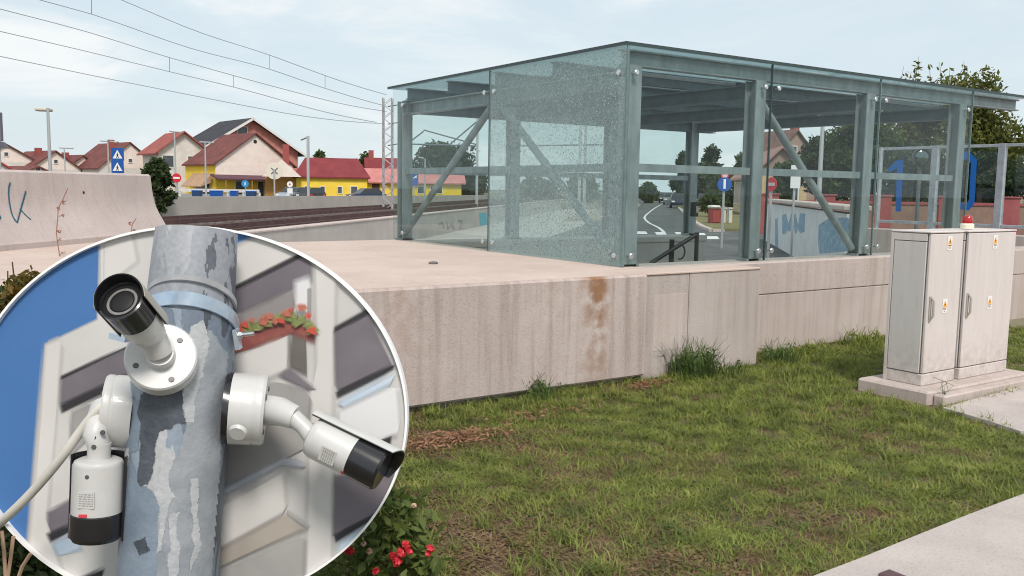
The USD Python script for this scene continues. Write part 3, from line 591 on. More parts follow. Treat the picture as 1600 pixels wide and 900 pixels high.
# ------------------------------------------------------------------ houses
_m = {}
def col(c1, c2=None, sc=1.5, **k):
    key = (c1, c2, sc)
    if key not in _m: _m[key] = M('paint_%d' % len(_m), c1, c2, sc, 0.8, **k)
    return _m[key]
TILE_R = dict(c1=(0.20, 0.045, 0.040), c2=(0.30, 0.075, 0.06), sc=1.3)
WINDOW = M('window_glass', (0.05, 0.06, 0.07), (0.10, 0.115, 0.13), 0.8, 0.15)
FRAMEW = M('window_frame', (0.66, 0.65, 0.63))
def house(name, label, p, ang, L, W, eave, ridge, wall, roof, over=0.35, wins=(), gable_wall=None, hip=0.0, base=0.0, chimney=None, doors=(), trim=None, cat='house', group=None):
    """A gabled house. p: its near corner; L along 'ang' (the ridge direction), W to its left; wins: (side, along, sill, w, h)."""
    ex = np.array([math.cos(ang), math.sin(ang), 0]); ey = np.array([-ex[1], ex[0], 0]); p = np.asarray(p, float) * [1, 1, 0] + [0, 0, base]
    o = thing(name, label, cat, p, group)
    def P(a, b, z): return p + ex * a + ey * b + [0, 0, z]
    V = [P(0, 0, 0), P(L, 0, 0), P(L, W, 0), P(0, W, 0), P(0, 0, eave), P(L, 0, eave), P(L, W, eave), P(0, W, eave)]
    t = trimesh.Trimesh(V, [[0, 1, 5], [0, 5, 4], [1, 2, 6], [1, 6, 5], [2, 3, 7], [2, 7, 6], [3, 0, 4], [3, 4, 7], [4, 5, 6], [4, 6, 7]], process=False)
    part(o, 'wall', t, wall)
    if not hip:
        for k in (0, L):
            q = Polygon([(0, 0), (W, 0), (W / 2, ridge - eave - 0.05)])
            part(o, 'gable', extr(q, 0.2, P(0 if k == 0 else L, 0, eave + 0.003), ey, Z3, ex if k == 0 else -ex), gable_wall or wall)
    dz = (ridge - eave) / (W / 2) * over
    th = 0.16
    for s in (0, 1):
        b0, b1 = (-over, W / 2) if s == 0 else (W + over, W / 2)
        hA = hip
        q = [P(-over, b0, eave - dz), P(L + over, b0, eave - dz), P(L + over - hA, b1, ridge), P(-over + hA, b1, ridge)]
        V = np.array(q + [x + [0, 0, th] for x in q]); Fc = [[0, 1, 2], [0, 2, 3], [4, 6, 5], [4, 7, 6]] + sum([[[a, a + 4, (a + 1) % 4 + 4], [a, (a + 1) % 4 + 4, (a + 1) % 4]] for a in range(4)], [])
        t = trimesh.Trimesh(V, Fc, process=False); trimesh.repair.fix_normals(t); rp = part(o, 'roof', t, roof)
        if trim:
            for a in (0, 3) if False else (0,):
                for e in (-over - 0.03, L + over + 0.03):
                    part(o, 'verge_board', bar(P(e, b0, eave - dz + 0.02), P(e, b1, ridge + 0.02), 0.08, 0.3), trim)
    if hip:
        for e, f in ((-over, -over + hip), (L + over, L + over - hip)):
            q = [P(e, -over, eave - dz), P(e, W + over, eave - dz), P(f, W / 2, ridge)]
            V = np.array(q + [x + [0, 0, th] for x in q]); t = trimesh.Trimesh(V, [[0, 1, 2], [3, 5, 4], [0, 3, 4], [0, 4, 1], [1, 4, 5], [1, 5, 2], [2, 5, 3], [2, 3, 0]], process=False)
            trimesh.repair.fix_normals(t); part(o, 'roof', t, roof)
    for side, a, z, w, h in wins:
        oo, e1, nn = {'front': (P(a, 0, z), ex, -ey), 'end': (P(0, a, z), ey, -ex), 'far_end': (P(L, a, z), ey, ex), 'back': (P(a, W, z), ex, ey)}[side]
        f = part(o, 'window', extr(sbox(0, 0, w, h).difference(sbox(0.08, 0.08, w - 0.08, h - 0.08)), 0.07, oo + nn * 0.003, e1, Z3, nn), FRAMEW)
        part(f, 'pane', extr(sbox(0.08, 0.08, w - 0.08, h - 0.08), 0.03, oo + nn * 0.003, e1, Z3, nn), WINDOW)
    for side, a, w, h in doors:
        oo, e1, nn = {'front': (P(a, 0, 0), ex, -ey), 'end': (P(0, a, 0), ey, -ex)}[side]
        part(o, 'door', extr(sbox(0, 0, w, h), 0.05, oo + nn * 0.003, e1, Z3, nn), col((0.10, 0.05, 0.03)))
    if chimney:
        a, b, h = chimney; part(o, 'chimney', bx(-0.35, -0.35, -1.4, 0.35, 0.35, h).apply_transform(frame(P(a, b, ridge), ex, ey, Z3)), col((0.30, 0.07, 0.06)))
    return o, P
CH = math.atan2(CF[1], CF[0])
def lat(px, d): return atd(px, 300, d) * [1, 1, 0]
YELLOW = col((0.76, 0.53, 0.045), (0.83, 0.60, 0.07)); CREAMY = col((0.70, 0.60, 0.535), (0.77, 0.67, 0.605)); WHITEW = col((0.55, 0.52, 0.48), (0.64, 0.61, 0.57))
ROOFR = col((0.155, 0.018, 0.024), (0.21, 0.03, 0.034), 0.8); ROOFT = col((0.105, 0.030, 0.026), (0.18, 0.05, 0.04), 0.9); ROOFD = col((0.020, 0.020, 0.027), (0.035, 0.035, 0.043), 1.0); PINKR = col((0.42, 0.155, 0.145), (0.50, 0.20, 0.18), 0.8)
SALMON = col((0.42, 0.16, 0.13), (0.52, 0.22, 0.18))
# pink gabled yellow house: gable end looks right, its eave side left
a45 = CH - math.radians(43)
p = lat(337, 100)
hA, PA = house('gabled_house', 'yellow house with big pale pink gable and brown red tiled roof', p, CH + math.radians(47), 8.2, 9.9, 4.05, 7.55, YELLOW, ROOFT, over=0.25, gable_wall=CREAMY) if False else (None, None)
def hs(px, d, ridge_deg): return lat(px, d), CH + math.radians(ridge_deg)
# ridge direction for the gable to face the camera's right: ridge runs back to the left
p0 = lat(337, 100.0); rd = CH + math.radians(45)             # ex: back-left; ey = further left, so the gable is built to the right of p0
ex0 = np.array([math.cos(rd), math.sin(rd), 0]); ey0 = np.array([-ex0[1], ex0[0], 0])
hA, PA = house('gabled_house', 'yellow house with a big pale pink gable and a brown red tiled roof', p0 - ey0 * 9.9, rd, 7.4, 9.9, 3.95, 7.45, YELLOW, ROOFT, over=0.3, gable_wall=CREAMY,
               wins=[('end', 6.2, 0.2, 1.4, 1.9), ('end', 3.9, 0.2, 0.9, 1.9), ('end', 1.0, 0.5, 1.6, 1.5), ('back', 1.2, 0.3, 3.6, 1.6)])
part(hA, 'gable', extr(sbox(0.05, 2.75, 9.85, 3.96), 0.03, PA(0, 0, 0) - ex0 * 0.034, ey0, Z3, ex0), CREAMY)
part(hA, 'canopy', extr(Polygon([(-0.2, 2.62), (1.5, 2.18), (1.5, 2.32), (-0.2, 2.80)]), 11.0, PA(0, -0.6, 0) , -ex0, Z3, ey0), col((0.10, 0.045, 0.06)))
for b in (0.2, 3.2, 6.2, 9.4): part(hA, 'canopy_post', bar(PA(-1.4, b, 0), PA(-1.4, b, 2.2), 0.12), col((0.30, 0.16, 0.05)))
part(hA, 'vent', lathe([(0, 0.03), (0.22, 0.03), (0.22, 0)], PA(0, 4.95, 6.6), -ex0, 14), BLACK)
part(hA, 'awning', extr(Polygon([(0, 1.9), (1.5, 1.35), (1.5, 1.45), (0, 2.9)]), 4.8, PA(0.6, 9.9, 0), ey0, Z3, ex0), col((0.36, 0.22, 0.13), (0.42, 0.28, 0.18)))
# dark roofed large house behind it
p1_ = lat(352, 122); hB, PB = house('large_house', 'large salmon brick house with dark grey roof and white verge boards, behind the pink gable', lat(466, 124) , rd - math.radians(5), 9.5, 13.5, 6.2, 10.3, SALMON, ROOFD, over=0.9, trim=FRAMEW,
               wins=[('end', 4.0, 5.0, 2.2, 1.8), ('end', 8.0, 5.0, 1.4, 1.8), ('end', 7.2, 8.0, 1.4, 1.3)])
part(hB, 'balcony', bx(0, 0, 0, 1.2, 4.5, 1.2).apply_transform(frame(PB(-1.2, 3.4, 4.0), *[np.array([math.cos(rd - math.radians(5)), math.sin(rd - math.radians(5)), 0]), np.array([-math.sin(rd - math.radians(5)), math.cos(rd - math.radians(5)), 0]), Z3])), WHITEW)
# whitish house at left of it with light red roof
hC, PC = house('white_house', 'off white two storey house with bright red roof behind the dark bush', lat(327, 112), rd - math.radians(8), 7, 6.0, 5.6, 7.9, WHITEW, col((0.25, 0.055, 0.045), (0.33, 0.085, 0.065), 0.8), over=0.6,
               wins=[('back', 2.0, 1.0, 1.3, 1.6), ('back', 5.0, 1.0, 1.3, 1.6), ('back', 2.0, 3.8, 1.3, 1.4), ('end', 1.2, 3.6, 1.4, 1.5), ('end', 4.2, 3.6, 1.4, 1.5)])
# long yellow house
lr = CH - math.radians(90 - 12)
hD, PD = house('long_yellow_house', 'long low yellow house with plain crimson roof and four small windows', lat(463, 101), lr, 7.9, 6.5, 2.75, 4.75, YELLOW, ROOFR, over=0.35, hip=1.3, wins=[('front', 0.9, 0.8, 0.62, 0.85), ('front', 2.6, 0.8, 0.62, 0.85), ('front', 4.5, 0.8, 0.62, 0.85), ('front', 6.0, 0.55, 0.85, 1.15)], chimney=(-1.2, 3.3, 1.6))
part(hD, 'porch_roof', extr(Polygon([(0, 0), (4.2, 0), (2.1, 1.9)]), 1.2, PD(-3.6, -0.2, 2.6), np.array([math.cos(lr), math.sin(lr), 0]), Z3), CREAMY)
part(hD, 'porch', bx(0, 0, 0, 3.4, 1.0, 2.58).apply_transform(frame(PD(-3.4, 0.2, 0), np.array([math.cos(lr), math.sin(lr), 0]), np.array([-math.sin(lr), math.cos(lr), 0]), Z3)), col((0.34, 0.17, 0.04), (0.42, 0.22, 0.05)))
# low annex and its neighbours
hE, PE = house('yellow_annex', 'low yellow building with pale pink roof running behind the mast and left glass', lat(563, 108), lr - math.radians(4), 12.2, 5.2, 2.35, 3.75, YELLOW, PINKR, over=0.5, wins=[('front', 6.8, 0.9, 0.9, 0.9), ('front', 8.4, 0.9, 1.5, 0.9)], doors=[('front', 1.4, 0.9, 2.0)])
hF, PF = house('red_roof_house', 'small house with crimson roof showing between the yellow houses', lat(575, 125), lr, 6.2, 6, 3.2, 5.6, YELLOW, ROOFR, over=0.4, wins=[('front', 2, 0.9, 1, 1)], chimney=(0.6, 3, 1.2))
# row of red roofs behind the barrier
roofs = [(62, 118, 45, 8, 7.6, 4.1, 6.3, 'pale house with grey edged gable, leftmost behind the barrier', 1), (30, 96, 50, 7, 6, 2.4, 4.3, 'low bright red roof at the far left behind the barrier', 0),
         (128, 120, 50, 9, 6.5, 3.3, 5.6, 'red roofed house left of the pair of street lamps', 1), (165, 124, 52, 9, 6.0, 3.0, 5.2, 'red roofed house just left of the blue signs', 1),
         (100, 104, 50, 8, 5.6, 2.0, 3.3, 'low red roof in front of the row behind the barrier', 0), (200, 126, 50, 8, 6, 2.8, 5.0, 'red roofed house hidden behind the blue signs', 0), (252, 122, 46, 10, 8.2, 3.6, 6.9, 'tall cream gabled house with red roof right of the blue signs', 1)]
for px, d, ang, L, W, e, r, lab, gw in roofs:
    rr = CH + math.radians(ang)
    house('red_roofed_house', lab, lat(px, d), rr, L, W, e, r, WHITEW, ROOFT if px != 30 else col((0.33, 0.04, 0.04), (0.40, 0.06, 0.05), 0.8), over=0.3, gable_wall=CREAMY if gw else WHITEW, trim=(LAMPGREY if px == 70 else None), wins=[('end', W / 2 - 0.3, e - 0.1 + 0.8, 0.6, 0.6)], chimney=((L * 0.4, W * 0.6, 0.5) if px in (128, 165, 252, 62) else None))
# right: old house with gable behind trees, ochre house with tall windows
house('old_house', 'weathered house with brownish red roof and pale gable behind the trees on the right', lat(1272, 98), CH + math.radians(22), 5, 5.6, 5.4, 8.3, col((0.27, 0.18, 0.145), (0.34, 0.235, 0.19)), col((0.11, 0.055, 0.045), (0.18, 0.095, 0.075)), chimney=(1, 2.2, 0.7), wins=[('end', 2.6, 5.6, 0.7, 1.1)])
_h = math.atan2(D[1], D[0])
house('ochre_house', 'ochre street house with tall narrow windows and stone gable by the road', lat(1178, 60) + np.array([math.sin(_h), -math.cos(_h), 0]) * 3.4, _h, 14, 3.4, 2.9, 4.6, col((0.42, 0.30, 0.16), (0.50, 0.38, 0.22)), col((0.28, 0.15, 0.12), (0.35, 0.2, 0.16)), wins=[('end', 0.5, 0.7, 0.7, 1.7), ('end', 1.9, 0.7, 0.7, 1.7)] + [('back', 0.7 + 2.2 * i_, 0.7, 1.0, 1.75) for i_ in range(6)], gable_wall=col((0.24, 0.175, 0.14), (0.30, 0.22, 0.18)))
q = atd(1, 280, 60)
tw = thing('signal_mast', 'railway signal with dark hood cut by the left edge of the picture', 'signal', q * [1, 1, 0])
part(tw, 'pole', tube([q * [1, 1, 0], q * [1, 1, 0] + [0, 0, 4.3]], 0.09), LAMPGREY, smooth=40)
part(tw, 'head', bx(-0.25, -0.15, 4.3, 0.22, 0.2, 6.2, 0.03).apply_transform(frame(q * [1, 1, 0], CR, CF, Z3)), col((0.16, 0.16, 0.18)))
part(tw, 'hood', extr(Polygon([(-0.3, 3.9), (0.55, 3.8), (0.2, 4.25), (-0.3, 4.3)]), 0.5, q * [1, 1, 0] - CF * 0.1, CR, Z3, CF), col((0.10, 0.10, 0.12)))

# low white enclosure with blue bins behind the far wall
fe2 = thing('white_enclosure', 'low white framed enclosure in front of the yellow house', 'enclosure', lat(345, 88))
A, B = lat(281, 88), lat(405, 88)
part(fe2, 'top_rail', bar(A + [0, 0, 1.05], B + [0, 0, 1.05], 0.25, 0.30), WHITEW)
for k in range(6):
    c = A + (B - A) * k / 5; part(fe2, 'post', bar(c, c + [0, 0, 0.9], 0.2), WHITEW)
part(fe2, 'panel', bar(A + [0, 0, 0.35], B + [0, 0, 0.35], 0.08, 0.7), col((0.30, 0.30, 0.31)))
for k, x in enumerate((308, 338, 366, 392)):
    c = lat(x, 85.5); o = thing('waste_container', ['blue waste bin leftmost at the white enclosure', 'largest blue waste bin at the white enclosure', 'narrow blue waste bin, third at the white enclosure', 'dark blue waste bin rightmost at the white enclosure'][k], 'waste bin', c, 'blue bins by the enclosure')
    ww = (0.8, 1.1, 0.6, 0.9)[k]
    part(o, 'body', trimesh.convex.convex_hull(np.array([c + CR * a * ww * s + CF * b * 0.4 * s + [0, 0, z] for a in (-.5, .5) for b in (-1, 1) for z, s in ((0.08, 0.8), (1.0, 1.0))])), SIGNBLUE if k % 3 else M('navy_bin_%d' % k, (0.01, 0.05, 0.14)))
    part(o, 'lid', bx(-ww / 2 - 0.03, -0.43, 1.003, ww / 2 + 0.03, 0.43, 1.08, 0.03).apply_transform(frame(c, CR, CF, Z3)), BLUE)
    for sgn in (-1, 1): part(o, 'wheel', lathe([(0, -0.03), (0.08, -0.03), (0.08, 0.03), (0, 0.03)], c + CR * sgn * ww * 0.35 + [0, 0, 0.08], CR, 10), TIRE)

# ------------------------------------------------------------------ street furniture: lamps and signs
def lamp(px, ytop, dep, arms, label, base=0.0, r=0.06):
    q = lat(px, dep); zt = atd(px, ytop, dep)[2]
    o = thing('street_lamp', label, 'street lamp', q + [0, 0, base])
    part(o, 'pole', tube([q + [0, 0, base], q + [0, 0, zt]], [r * 1.3, r * 0.8], 10), LAMPGREY, smooth=40)
    for x0, x1, yy in arms:
        a, b = atd(x0, yy, dep), atd(x1, yy + 1, dep); mid = (a + b) / 2
        part(o, 'lamp_head', cat_([bar(a, b, 0.28, 0.10, bev=0.03)]), LAMPGREY if dep > 40 else M('lamp_cream', (0.52, 0.47, 0.38)))
    return o
lamp(80, 170, 27, [(57, 80, 171)], 'tall street lamp with one cream head above the barrier', r=0.05)
lamp(103, 233, 75, [(93, 114, 231)], 'short twin lamp on the left of the red roofs')
lamp(171, 222, 70, [(157, 169, 220), (172, 185, 221)], 'twin headed lamp above the blue signs')
lamp(275, 206, 66, [(265, 274, 205), (276, 285, 206)], 'dark twin headed lamp in front of the white house')
lamp(322, 224, 64, [(312, 334, 222)], 'twin lamp in front of the brown tiled roof')
lamp(664, 248, 70, [(654, 662, 246)], 'lamp with round white head behind the clear left pane')
lamp(1280, 150, 33, [], 'tall pale lamp pole behind the second glass bay', r=0.075)
def sign_post(o, q, top, r=0.04): part(o, 'post', tube([q * [1, 1, 0], q * [1, 1, 0] + [0, 0, top]], r, 8), LAMPGREY, smooth=40)
def disc(o, name, c, r, mat, t=0.02, off=0.0, sides=28): return part(o, name, lathe([(0, t), (r, t), (r, 0), (0, 0)], c - CF * off, -CF, sides), mat, smooth=30)
# two pedestrian crossing signs
d = 24.0; q = atd(184, 250, d); u = d / F_PX
o = thing('crossing_signs', 'pair of square blue pedestrian crossing signs stacked on one post behind the barrier', 'sign', q * [1, 1, 0])
sign_post(o, q + CF * 0.06, atd(184, 234, d)[2])
for cy in (241, 260.5):
    c = atd(184, cy, d); b = part(o, 'sign_plate', extr(sbox(-9 * u, -9.2 * u, 9 * u, 9.2 * u).buffer(0.01), 0.02, c, CR, Z3, -CF), SIGNBLUE)
    part(b, 'triangle', extr(Polygon([(-7.6 * u, -6.5 * u), (7.6 * u, -6.5 * u), (0, 6.8 * u)]), 0.004, c - CF * 0.021, CR, Z3, -CF), WHITE)
    fig = unary_union([Polygon([(-.4, 2.6), (.6, 2.6), (1.0, 0), (2.2, -4.6), (1.3, -4.8), (.1, -1.6), (-1.2, -4.8), (-2.1, -4.5), (-.7, -.4)]), LineString([(-2.0, .2), (0, 1.9), (1.9, .4)]).buffer(.28), Polygon([(.1 + .65 * math.cos(t), 3.5 + .65 * math.sin(t)) for t in np.linspace(0, 6.28, 12)])])
    part(b, 'walking_figure', extr(affinity.translate(affinity.scale(fig, u * 0.95, u * 0.95, origin=(0, 0)), 0, -1.4 * u), 0.003, c - CF * 0.0255, CR, Z3, -CF), BLACK)
# no entry sign
d = 42.0; q = atd(276, 278, d); o = thing('no_entry_sign', 'round red no entry sign beside the dark bush', 'sign', q * [1, 1, 0]); sign_post(o, q + CF * 0.04, q[2])
s = disc(o, 'sign_plate', q, 0.215, SIGNRED); part(s, 'bar', extr(sbox(-0.15, -0.045, 0.15, 0.045), 0.004, q - CF * 0.021, CR, Z3, -CF), WHITE)
# large round cream disc with a cross of struts
d = 55.0; q = atd(429, 267, d); o = thing('round_sign_back', 'large round cream sign seen from behind with crossed struts on a post', 'sign', q * [1, 1, 0]); sign_post(o, q - CF * 0.08, q[2] + 0.1, 0.05)
disc(o, 'sign_plate', q, 0.52, M('cream_sign', (0.68, 0.62, 0.52)))
for a in (0.75, -0.75): part(o, 'strut', bar(q - CF * 0.03 + CR * 0.27 * math.cos(a) + Z3 * 0.27 * math.sin(a), q - CF * 0.03 - CR * 0.27 * math.cos(a) - Z3 * 0.27 * math.sin(a), 0.05, 0.03, CF), STEEL_D)
d = 60.0; q = atd(453, 288, d); o = thing('small_round_sign', 'small white round sign with red dot and white plate below, near the parked car', 'sign', q * [1, 1, 0]); sign_post(o, q + CF * 0.04, q[2]); s = disc(o, 'sign_plate', q, 0.20, WHITE); disc(o, 'red_mark', q - CF * 0.021, 0.06, SIGNRED, 0.003)
part(o, 'lower_plate', extr(sbox(-0.18, -0.62, 0.18, -0.26), 0.02, q, CR, Z3, -CF), WHITE)
d = 80.0; q = atd(383, 287, d); o = thing('blue_round_sign', 'round blue sign in front of the yellow shop canopy', 'sign', q * [1, 1, 0]); sign_post(o, q + CF * 0.04, q[2]); s = disc(o, 'sign_plate', q, 0.33, M('bright_blue', (0.02, 0.22, 0.50)))
part(s, 'white_mark', extr(sbox(-0.05, -0.14, 0.05, 0.14), 0.004, q - CF * 0.021, CR, Z3, -CF), WHITE)
d = 64.0; q = atd(647, 280, d); o = thing('blue_square_sign', 'small blue square sign partly behind the left shelter post', 'sign', q * [1, 1, 0]); sign_post(o, q + CF * 0.04, q[2]); s = part(o, 'sign_plate', extr(sbox(-.3, -.45, .3, .45), .02, q, CR, Z3, -CF), SIGNBLUE); part(s, 'white_mark', extr(Polygon([(-.12, .05), (.2, .3), (.2, .1)]), .004, q - CF * .021, CR, Z3, -CF), WHITE)
# blue one way plate under a red rimmed disc (by the road)
d = 26.0; q = atd(1132, 288, d); o = thing('lane_sign', 'blue lane sign with white arrow under a small pink red disc, beside the road', 'sign', q * [1, 1, 0]); sign_post(o, q + CF * 0.05, atd(1132, 275, d)[2], 0.035)
s = disc(o, 'sign_plate', q, 0.205, SIGNBLUE); part(s, 'arrow', extr(sbox(-0.035, -0.13, 0.035, 0.15), 0.004, q - CF * 0.021, CR, Z3, -CF), WHITE)
disc(o, 'red_disc', atd(1132.5, 274, d), 0.115, SIGNRED); disc(o, 'white_face', atd(1132.5, 274, d) - CF * 0.021, 0.075, M('pinkish', (0.70, 0.45, 0.48)), 0.003)
# red sign cut by the glass joint and the blank board
d = 22.0; q = atd(1206, 288, d); o = thing('no_parking_sign', 'red and white round sign just right of the second glass joint', 'sign', q * [1, 1, 0]); sign_post(o, q + CF * 0.05, q[2], 0.035)
_n = unit(-CF * 0.5 - CR * 0.87); _e = unit(np.cross(Z3, _n))
s = part(o, 'sign_plate', lathe([(0, 0.02), (0.17, 0.02), (0.17, 0), (0, 0)], q, _n, 28), SIGNRED, smooth=30)
part(s, 'white_mark', extr(sbox(-0.12, -0.04, 0.12, 0.04), 0.004, q + _n * 0.021, _e, Z3, _n), M('pale_pink_sign', (0.6, 0.45, 0.46)))
d = 21.0; q = atd(1243, 276, d); o = thing('blank_board', 'pale rectangular sign board on a thin grey post behind the brace', 'sign', q * [1, 1, 0]); sign_post(o, q + CF * 0.05, q[2] + 0.2, 0.028)
part(o, 'board', extr(sbox(-0.115, -0.27, 0.115, 0.27), 0.02, q, CR, Z3, -CF), M('pale_board', (0.62, 0.63, 0.64)))

# ------------------------------------------------------------------ road seen through the shelter
z = 0.006
solo('road', slab([(14.3, 11.6), (60, 11.6), (60, 30), (14.3, 45)] if False else [(5, 11.4), (16, 11.4), (60, -2), (90, 30)] + [tuple((atz(1066, 322)[:2] + D[:2] * 500))] + [tuple((atz(975, 330)[:2] + D[:2] * 500)), tuple(atz(975, 330)[:2])], -0.1, z), ASPH, kind='structure')
solo('verge', slab([atz(1054, 318), atz(1064, 330), atz(1084, 349), atz(1108, 361), atz(1165, 361), atz(1185, 340), atz(1120, 320)], -0.05, 0.10), M('verge_grass', (0.10, 0.11, 0.035), (0.22, 0.18, 0.08), 1.2, 0.95), kind='structure')
solo('footpath', slab([atz(1150, 356), atz(1330, 366), atz(1330, 330), atz(1150, 335)], -0.05, 0.085), M('footpath', (0.13, 0.13, 0.135), (0.17, 0.17, 0.17), 2.0, 0.9), kind='structure')
solo('left_verge', slab([atz(1001, 320), atz(980, 345), atz(880, 345), atz(985, 312)], -0.05, 0.06), M('dry_verge', (0.26, 0.19, 0.14), (0.34, 0.26, 0.2), 1.0), kind='structure')
kb = thing('road_kerb', 'pale kerb stones around the green verge beside the road', 'kerb', atz(1084, 349))
kl = [(1060, 325), (1074, 339), (1087, 350), (1098, 357), (1112, 362.5), (1130, 362.5)]
for a, b in zip(kl[:-1], kl[1:]): part(kb, 'kerb_stone', bar(atz(*a) + [0, 0, 0.06], atz(*b) + [0, 0, 0.06], 0.22, 0.13), C_WALL)
zc = thing('zebra_crossing', 'white zebra crossing stripes on the road behind the shelter', 'road marking', atz(1060, 366) * [1, 1, 0])
WPAINT = M('road_paint', (0.60, 0.60, 0.60), (0.72, 0.72, 0.71), 3.0)
for a, b, c, d_ in ((984, 1012, 362, 366), (1026, 1042, 363, 367), (1057, 1066, 363, 367), (1090, 1103, 364.5, 367.5), (1104, 1124, 369.5, 374)):
    part(zc, 'stripe', slab([atz(a, d_), atz(b, d_), atz(b - 3, c), atz(a - 3, c)], z + 0.003, z + 0.007), WPAINT)
ll = [atz(*p) for p in curve([(1040, 316), (1018, 329), (1007, 340), (1012, 347), (1029, 356), (1037, 363)], 20)]
V = []; Fc = []
for i, p in enumerate(ll):
    t_ = unit(np.gradient(np.array(ll), axis=0)[i]); s_ = np.array([-t_[1], t_[0], 0]) * 0.065
    V += [p - s_ + [0, 0, z + 0.004], p + s_ + [0, 0, z + 0.004]]
    if i: Fc += [[2 * i - 2, 2 * i, 2 * i + 1], [2 * i - 2, 2 * i + 1, 2 * i - 1]]
solo('lane_line', (np.array(V), np.array(Fc)), WPAINT, 'white curving lane line on the road seen through the glass', 'road marking')
q = atz(1119, 352); d = (q - EYE) @ Fw; u = d / F_PX
o = thing('red_kiosk', 'red box kiosk with pale top among the shrubs beside the road', 'kiosk', q)
part(o, 'body', bx(-8 * u, 0, 0, 7 * u, 0.8, 26 * u).apply_transform(frame(q, CR, CF, Z3)), col((0.24, 0.040, 0.036)))
part(o, 'roof', bx(-9.5 * u, -0.1, 26.2 * u, 6 * u, 0.9, 31 * u, 0.1).apply_transform(frame(q, CR, CF, Z3)), WHITEW)
part(o, 'front_panel', bx(-6 * u, -0.03, 5 * u, 5 * u, -0.004, 22 * u).apply_transform(frame(q, CR, CF, Z3)), col((0.30, 0.055, 0.05)))
for k, x in enumerate((1131, 1141)):
    q = atz(x, 351); o = thing('gate_pillar', ['left white gate pillar beside the red kiosk', 'right white gate pillar before the ochre house'][k], 'pillar', q)
    part(o, 'shaft', bx(-2.6 * u, 0, 0, 2.6 * u, 0.4, 25 * u).apply_transform(frame(q, CR, CF, Z3)), WHITEW); part(o, 'cap', bx(-3.2 * u, -.05, 25.1 * u, 3.2 * u, .45, 27 * u).apply_transform(frame(q, CR, CF, Z3)), WHITEW)
# brick red garden wall with pillars on the right
bwl = thing('red_garden_wall', 'dull red garden wall with pillars and brown panels behind the glass fence', 'wall', lat(1420, 36))
RW, BW = col((0.26, 0.055, 0.06), (0.33, 0.085, 0.085), 1.0), col((0.20, 0.115, 0.09), (0.27, 0.16, 0.125), 2.0)
d = 36.0; u = d / F_PX
xs = [1202, 1290, 1378, 1480, 1578, 1668]
for x in xs: c = lat(x, d); part(bwl, 'pillar', bx(-14 * u, -0.15, 0, 14 * u, 0.25, 1.57).apply_transform(frame(c, CR, CF, Z3)), RW); part(bwl, 'pillar_cap', bx(-16 * u, -0.2, 1.572, 16 * u, 0.3, 1.63).apply_transform(frame(c, CR, CF, Z3)), RW)
for a, b in zip(xs[:-1], xs[1:]):
    A, B = lat(a, d) + CR * 14.2 * u, lat(b, d) - CR * 14.2 * u
    part(bwl, 'panel', bar(A + [0, 0, 0.64], B + [0, 0, 0.64], 0.16, 1.22), BW); part(bwl, 'rail', bar(A + [0, 0, 1.31], B + [0, 0, 1.31], 0.26, 0.11), RW)

# ------------------------------------------------------------------ cars
def car(q, hd, paint, label, s=1.0):
    ex = np.array([math.cos(hd), math.sin(hd), 0]); ey = np.array([-ex[1], ex[0], 0])
    o = thing('parked_car', label, 'car', q, 'cars by the road and the houses')
    T = lambda t: t.apply_transform(frame(q, ex * s, ey * s, Z3 * s))
    side = Polygon([(-2.1, 0.28), (2.1, 0.28), (2.15, 0.55), (2.0, 0.78), (1.05, 0.92), (0.98, 0.93), (-1.75, 0.93), (-2.1, 0.85), (-2.15, 0.5)])
    for wx in (-1.3, 1.3): side = side.difference(Polygon([(wx + .36 * math.cos(a), .30 + .36 * math.sin(a)) for a in np.linspace(0, 6.28, 20)]))
    part(o, 'body', T(extr(side, 1.7, (0, 0.85, 0), X3, Z3)), paint)
    part(o, 'cabin', T(trimesh.convex.convex_hull(np.array([(x, y * w, z) for x, w, z in ((1.0, .80, .932), (-1.75, .80, .932), (0.35, .62, 1.44), (-1.35, .62, 1.44)) for y in (-1, 1)]))), CARGLASS)
    part(o, 'roof', T(bx(-1.33, -.63, 1.441, .33, .63, 1.475, .015)), paint)
    for wx in (-1.3, 1.3):
        for sy in (-1, 1):
            wh = part(o, 'wheel', T(lathe([(0.17, .09), (.30, .09), (.31, .07), (.31, -.09), (0.17, -.09)], (wx, sy * .76, .31), (0, sy, 0), 18)), TIRE, smooth=35)
            part(wh, 'rim', T(lathe([(0, .07), (.17, .085), (.17, 0)], (wx, sy * .76, .31), (0, sy, 0), 12)), LAMPGREY)
    for sy in (-1, 1):
        part(o, 'headlight', T(bx(2.02, sy * .6 - .16, .58, 2.13, sy * .6 + .16, .72, .02)), WHITE); part(o, 'tail_light', T(bx(-2.14, sy * .65 - .12, .62, -2.05, sy * .65 + .12, .78, .02)), SIGNRED)
hdr = math.atan2(D[1], D[0])
car(atz(1060, 325), hdr + math.pi, M('car_navy', (0.02, 0.025, 0.05), None, rough=0.2), 'dark car on the road, nearest of the row beside the shelter post')
car(atz(1047, 319.5), hdr + math.pi, M('car_grey', (0.16, 0.17, 0.19), None, rough=0.2), 'grey car farther up the road left of the shelter post')
car(atz(1039, 317), hdr + math.pi, M('car_black', (0.015, 0.015, 0.018), None, rough=0.2), 'black car farthest up the road')
car(atz(1101, 325.5), hdr + math.pi, M('car_wine', (0.03, 0.02, 0.03), None, rough=0.2), 'dark car parked right of the shelter back post')
car(lat(456, 96), CH + 2.9, M('car_silver', (0.30, 0.36, 0.42), None, rough=0.2), 'silver blue car parked by the yellow porch')
car(lat(476, 97), CH + 3.3, M('car_dark', (0.03, 0.03, 0.035), None, rough=0.2), 'dark car parked right of the silver blue one')
